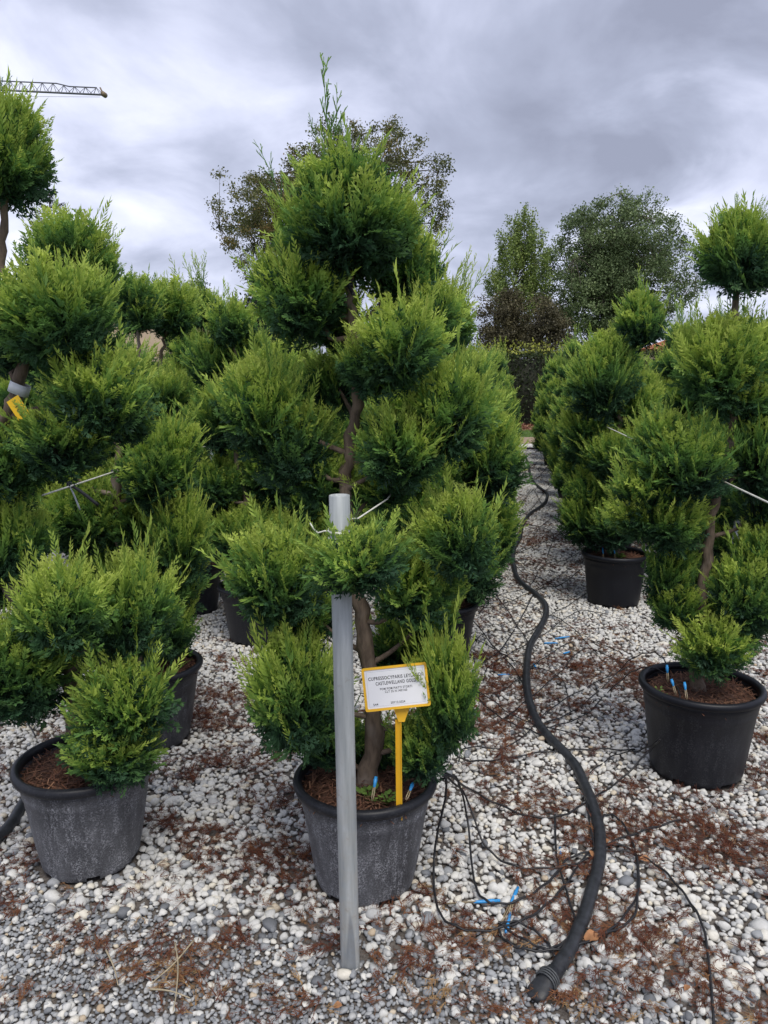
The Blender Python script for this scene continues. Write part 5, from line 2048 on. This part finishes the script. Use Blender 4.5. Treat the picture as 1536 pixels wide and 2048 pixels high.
broadleaf('evergreen_tree', 498, 572, 760, 50, 46, 'dark', 'dark evergreen beside the house with the red roof', 200, 70, 0.16, 0.35, 6, fill=0.15)
broadleaf('evergreen_tree', 556, 560, 760, 42, 44, 'dark', 'dark evergreen between the olive tree and the other evergreen', 160, 70, 0.16, 0.35, 7, fill=0.15)
broadleaf('evergreen_tree', 392, 562, 700, 36, 66, 'dark', 'feathery dark evergreen rising behind the red roof', 120, 60, 0.2, 0.5, 8, fill=0.15)


def spruce(u, v0, hw_px, y, label, seed):
    """open spruce: leader, whorls of rising branches with hanging needle twigs"""
    r = np.random.default_rng(seed)
    top = at(u, v0, y)
    k = depth(top) / F
    H, hw = top[2], hw_px * k
    root = empty('spruce_tree', (top[0], y, 0))
    tag(root, label, 'tree')
    mb = MB()
    mb.tube([(0, 0, -0.1), (0, 0, H * .5), (0.05, 0, H * .8), (0, 0, H)], [0.16, 0.10, 0.05, 0.012], 7)
    P, sz = [], []
    z = 2.0
    while z < H - 0.1:
        f = 1 - z / H
        L_ = hw * (f ** 0.75) * 1.75 + 0.08
        for q in range(6):
            az = r.uniform(0, 6.283)
            l_ = L_ * r.uniform(0.65, 1.1)
            rise = 0.35 if f < 0.3 else 0.05
            e = lambda t: np.array([math.cos(az) * l_ * t, math.sin(az) * l_ * t, z + l_ * (rise * t - 0.25 * t + 0.38 * t * t)])
            bs = [e(t) for t in (0, 0.3, 0.65, 1.0)]
            mb.tube(bs, [0.028 * (0.4 + f), 0.02 * (0.4 + f), 0.012, 0.005], 4)
            m = int(26 * l_) + 6
            for j in range(m):
                t = r.uniform(0.12, 1)
                c = e(t)
                dirv = norm(np.array([math.cos(az + r.normal(0, 0.9)), math.sin(az + r.normal(0, 0.9)), r.uniform(-0.7, 0.25)]))
                tw = r.uniform(0.08, 0.30) * (1.15 - 0.5 * t)
                for g in range(4):
                    P.append(c + dirv * tw * g / 4 + r.normal(0, 0.015, 3))
        z += r.uniform(0.22, 0.36)
    mb.build('trunk', M['tree_bark'], root)
    P = np.array(P)
    n = len(P)
    V, T, A = leaves_geo(P, r.uniform(0.04, 0.085, n), r, np.clip(r.normal(0.5, 0.22, n), 0, 1), 0.4)
    obj('crown', mesh_np('crown', V, T, {'age': A}, mats=[TREE_MATS['dark']]), root)


spruce(96, 372, 78, 30, 'thin dark spruce showing between the cypress heads', 9)

# ------------------------------------------------------------------ houses
def roof_tiles(parent, p_eave0, p_eave1, p_ridge0, p_ridge1, mat, rows, cols):
    """one roof slope of rounded tile courses, each course its own piece"""
    e0, e1, r0, r1 = map(np.asarray, (p_eave0, p_eave1, p_ridge0, p_ridge1))
    nrm = norm(np.cross(e1 - e0, r0 - e0))
    if nrm[2] < 0:
        nrm = -nrm
    for i in range(rows):
        t0, t1 = i / rows, min(1.0, (i + 1.12) / rows)
        a0, a1 = e0 + (r0 - e0) * t0, e1 + (r1 - e1) * t0
        b0, b1 = e0 + (r0 - e0) * t1, e1 + (r1 - e1) * t1
        vs, fs = [], []
        m = cols * 4
        for j in range(m + 1):
            s = j / m
            w_ = 0.045 * abs(math.sin(math.pi * j / 4))
            for a_, b_, lift in ((a0, a1, 0.05), (b0, b1, 0.0)):
                vs.append(a_ + (b_ - a_) * s + nrm * (w_ + lift))
        for j in range(m):
            fs.append((2 * j, 2 * j + 2, 2 * j + 3, 2 * j + 1))
        mb = MB()
        mb.add(vs, fs)
        mb.build('tile_course', mat, parent)


def build_house():
    # gable end facing the nursery; its slope runs down past the clump with the thin stem
    y = 52.0
    k = depth(at(440, 620, y)) / F
    pa = at(300, 578, y)
    pe = at(528, 644, y)
    root = empty('house', ((pa[0] + pe[0]) / 2, y + 4, 0))
    tag(root, 'beige house with red tiled roof half hidden by topiary heads', 'house')
    o = np.array(root.location)
    w_ = pe[0] - pa[0]
    zr, ze = pa[2], pe[2]
    x0, xr, x1 = pa[0] - w_ - o[0], pa[0] - o[0], pe[0] - o[0]
    yb, yf = 5.0, -4.0
    mb = MB()
    i = 0.35
    slope = (zr - ze) / w_
    ez = ze - 0.30 + slope * i
    vs = []
    for yy in (yf + 0.3, yb - 0.3):
        vs += [(x0 + i, yy, 0), (x1 - i, yy, 0), (x1 - i, yy, ez), (xr, yy, zr - 0.30), (x0 + i, yy, ez)]
    fs = [(0, 1, 2, 3, 4), (9, 8, 7, 6, 5), (0, 5, 6, 1), (1, 6, 7, 2), (2, 7, 8, 3), (3, 8, 9, 4), (4, 9, 5, 0)]
    mb.add(vs, fs)
    mb.build('wall', M['house_wall'], root, smooth=False)
    mb = MB()
    for xa, xb in ((x1, xr), (x0, xr)):
        za, zb = ze, zr
        v = [(xa, yf, za - .28), (xb, yf, zb - .28), (xb, yb, zb - .28), (xa, yb, za - .28), (xa, yf, za - 0.04), (xb, yf, zb - 0.04), (xb, yb, zb - 0.04), (xa, yb, za - 0.04)]
        mb.add(v, [(0, 1, 2, 3), (4, 7, 6, 5), (0, 4, 5, 1), (1, 5, 6, 2), (2, 6, 7, 3), (3, 7, 4, 0)])
    roof = mb.build('roof', M['fascia'], root, smooth=False)
    roof_tiles(roof, (x1 + .1, yf - .1, ze - .03), (x1 + .1, yb + .1, ze - .03), (xr, yf - .1, zr), (xr, yb + .1, zr), M['tiles'], 16, 24)
    roof_tiles(roof, (x0 - .1, yb + .1, ze - .03), (x0 - .1, yf - .1, ze - .03), (xr, yb + .1, zr), (xr, yf - .1, zr), M['tiles'], 16, 24)
    for xx in (xr + w_ * 0.35, xr - w_ * 0.35):
        win = empty('window', (xx, yf + 0.28, 1.9))
        win.parent = root
        mb = MB()
        mb.box((-0.55, -0.03, -0.65), (0.55, 0.02, 0.65))
        mb.build('pane', M['glass_dark'], win, smooth=False)
        mb = MB()
        for lo, hi in (((-.62, -.06, -.72), (-.55, .02, .72)), ((.55, -.06, -.72), (.62, .02, .72)), ((-.55, -.06, .65), (.55, .02, .72)), ((-.55, -.06, -.72), (.55, .02, -.65)), ((-.03, -.05, -.65), (.03, -.031, .65))):
            mb.box(lo, hi)
        mb.build('frame', M['fascia'], win, smooth=False)


build_house()


def build_house2():
    y = 58.0
    ap = at(1385, 664, y)
    le = at(1300, 692, y)
    root = empty('house', (ap[0], y + 3, 0))
    tag(root, 'house with low orange hipped roof behind the ball-topped cypress', 'house')
    o = np.array(root.location)
    hw = (ap[0] - le[0]) * 1.15
    zr, ze = ap[2], le[2] - 0.25
    mb = MB()
    mb.box((-hw + .5, -hw + .5, 0), (hw + 3 - .5, hw - .5, ze - .05))
    mb.build('wall', M['house_wall'], root, smooth=False)
    A_, B_, C_, D_ = (-hw, -hw, ze), (hw + 3, -hw, ze), (hw + 3, hw, ze), (-hw, hw, ze)
    E_, F2 = (0, 0, zr), (3, 0, zr)
    mb = MB()
    mb.add([A_, B_, C_, D_, E_, F2], [(0, 1, 5, 4), (1, 2, 5), (2, 3, 4, 5), (3, 0, 4), (0, 3, 2, 1)])
    roof = mb.build('roof', M['tiles_o'], root, smooth=False)
    roof_tiles(roof, A_, B_, E_, F2, M['tiles_o'], 12, 22)
    roof_tiles(roof, D_, A_, E_, E_, M['tiles_o'], 12, 18)
    mb = MB()
    mb.box((1.0, 0.4, zr - 0.6), (1.5, 0.9, zr + 0.25))
    mb.build('chimney', M['house_wall'], roof, smooth=False)
    mb = MB()
    mb.box((-.6, -hw + .44, 1.2), (.6, -hw + .49, 2.4))
    mb.build('window', M['glass_dark'], root, smooth=False)


build_house2()

# ------------------------------------------------------------------ tower crane
def build_crane():
    y = 85.0
    tip = at(206, 190, y)
    ref = at(0, 180.5, y)
    ux = norm(ref - tip)                    # along the jib, towards the mast
    k = depth(tip) / F
    root = empty('tower_crane', tip + ux * 52 - np.array([0, 0, (tip + ux * 52)[2]]))
    tag(root, 'lattice jib of a tower crane reaching into the cloudy sky', 'crane')
    o = np.array(root.location)
    T0 = tip - o
    pb_ = np.array([0, 1.0, 0])
    half = 0.42
    up_ = np.array([0, 0, 1.0])

    def bar(name, pts, r_, mat='crane', par=root, n=6):
        mb = MB()
        mb.tube(pts, r_, n)
        return mb.build(name, M[mat], par)
    bar('bottom_chord', [T0 - pb_ * half - up_ * .10, T0 + ux * 50 - pb_ * half - up_ * .10], 0.085)
    bar('bottom_chord', [T0 + pb_ * half + up_ * .12, T0 + ux * 50 + pb_ * half + up_ * .12], 0.075)
    hgt = lambda s: (0.72 if s < 4.1 else 0.72 + (s - 4.1) / 1.4 * 0.22 if s < 5.5 else 0.98)
    bar('top_chord', [T0 + ux * s + up_ * hgt(s) for s in (0.7, 4.0, 5.5, 49.5)], 0.070)
    s = 0.75
    step = 1.3
    while s < 26:
        a = T0 + ux * s + up_ * hgt(s)
        for sg, dz in ((-1, -.10), (1, .12)):
            for d in (-0.62, 0.62):
                bar('brace', [a, T0 + ux * (s + d) + pb_ * half * sg + up_ * dz], 0.034, n=4)
        bar('cross_tie', [T0 + ux * (s + 0.62) - pb_ * half - up_ * .1, T0 + ux * (s + 0.62) + pb_ * half + up_ * .12], 0.035, n=4)
        s += step
    bar('tip_sheave', [T0 - ux * .12 - pb_ * .3 + up_ * .05, T0 - ux * .12 + pb_ * .3 + up_ * .05], 0.27, 'crane_y', n=14)
    bar('tip_bracket', [T0 - ux * .05 + up_ * .1, T0 + ux * .3 + up_ * .75], 0.09, 'crane_y')
    bar('hoist_rope', [T0 + ux * .4 - up_ * .22, T0 + ux * 12 - up_ * .62, T0 + ux * 49 - up_ * .8], 0.018, n=4)
    mt = o * 0
    mh = (T0 + ux * 51)[2]
    for sx in (-0.9, 0.9):
        for sy in (-0.9, 0.9):
            bar('mast_leg', [mt + ux * -0.0 + np.array([sx, sy, 0]), np.array([sx, sy, mh + 5])], 0.10)
    for q in range(int(mh / 1.8)):
        z = q * 1.8
        bar('mast_brace', [(-.9, -.9, z), (.9, -.9, z + 1.8)], 0.05, n=4)
        bar('mast_brace', [(.9, .9, z), (.9, -.9, z + 1.8)], 0.05, n=4)
    bar('counter_jib', [np.array([0, 0, mh]) - ux * -2, np.array([0, 0, mh]) + ux * 14], 0.4)


build_crane()
print('objects', len(bpy.data.objects), 'tris', sum(len(m.loop_triangles) if False else len(m.polygons) for m in bpy.data.meshes))
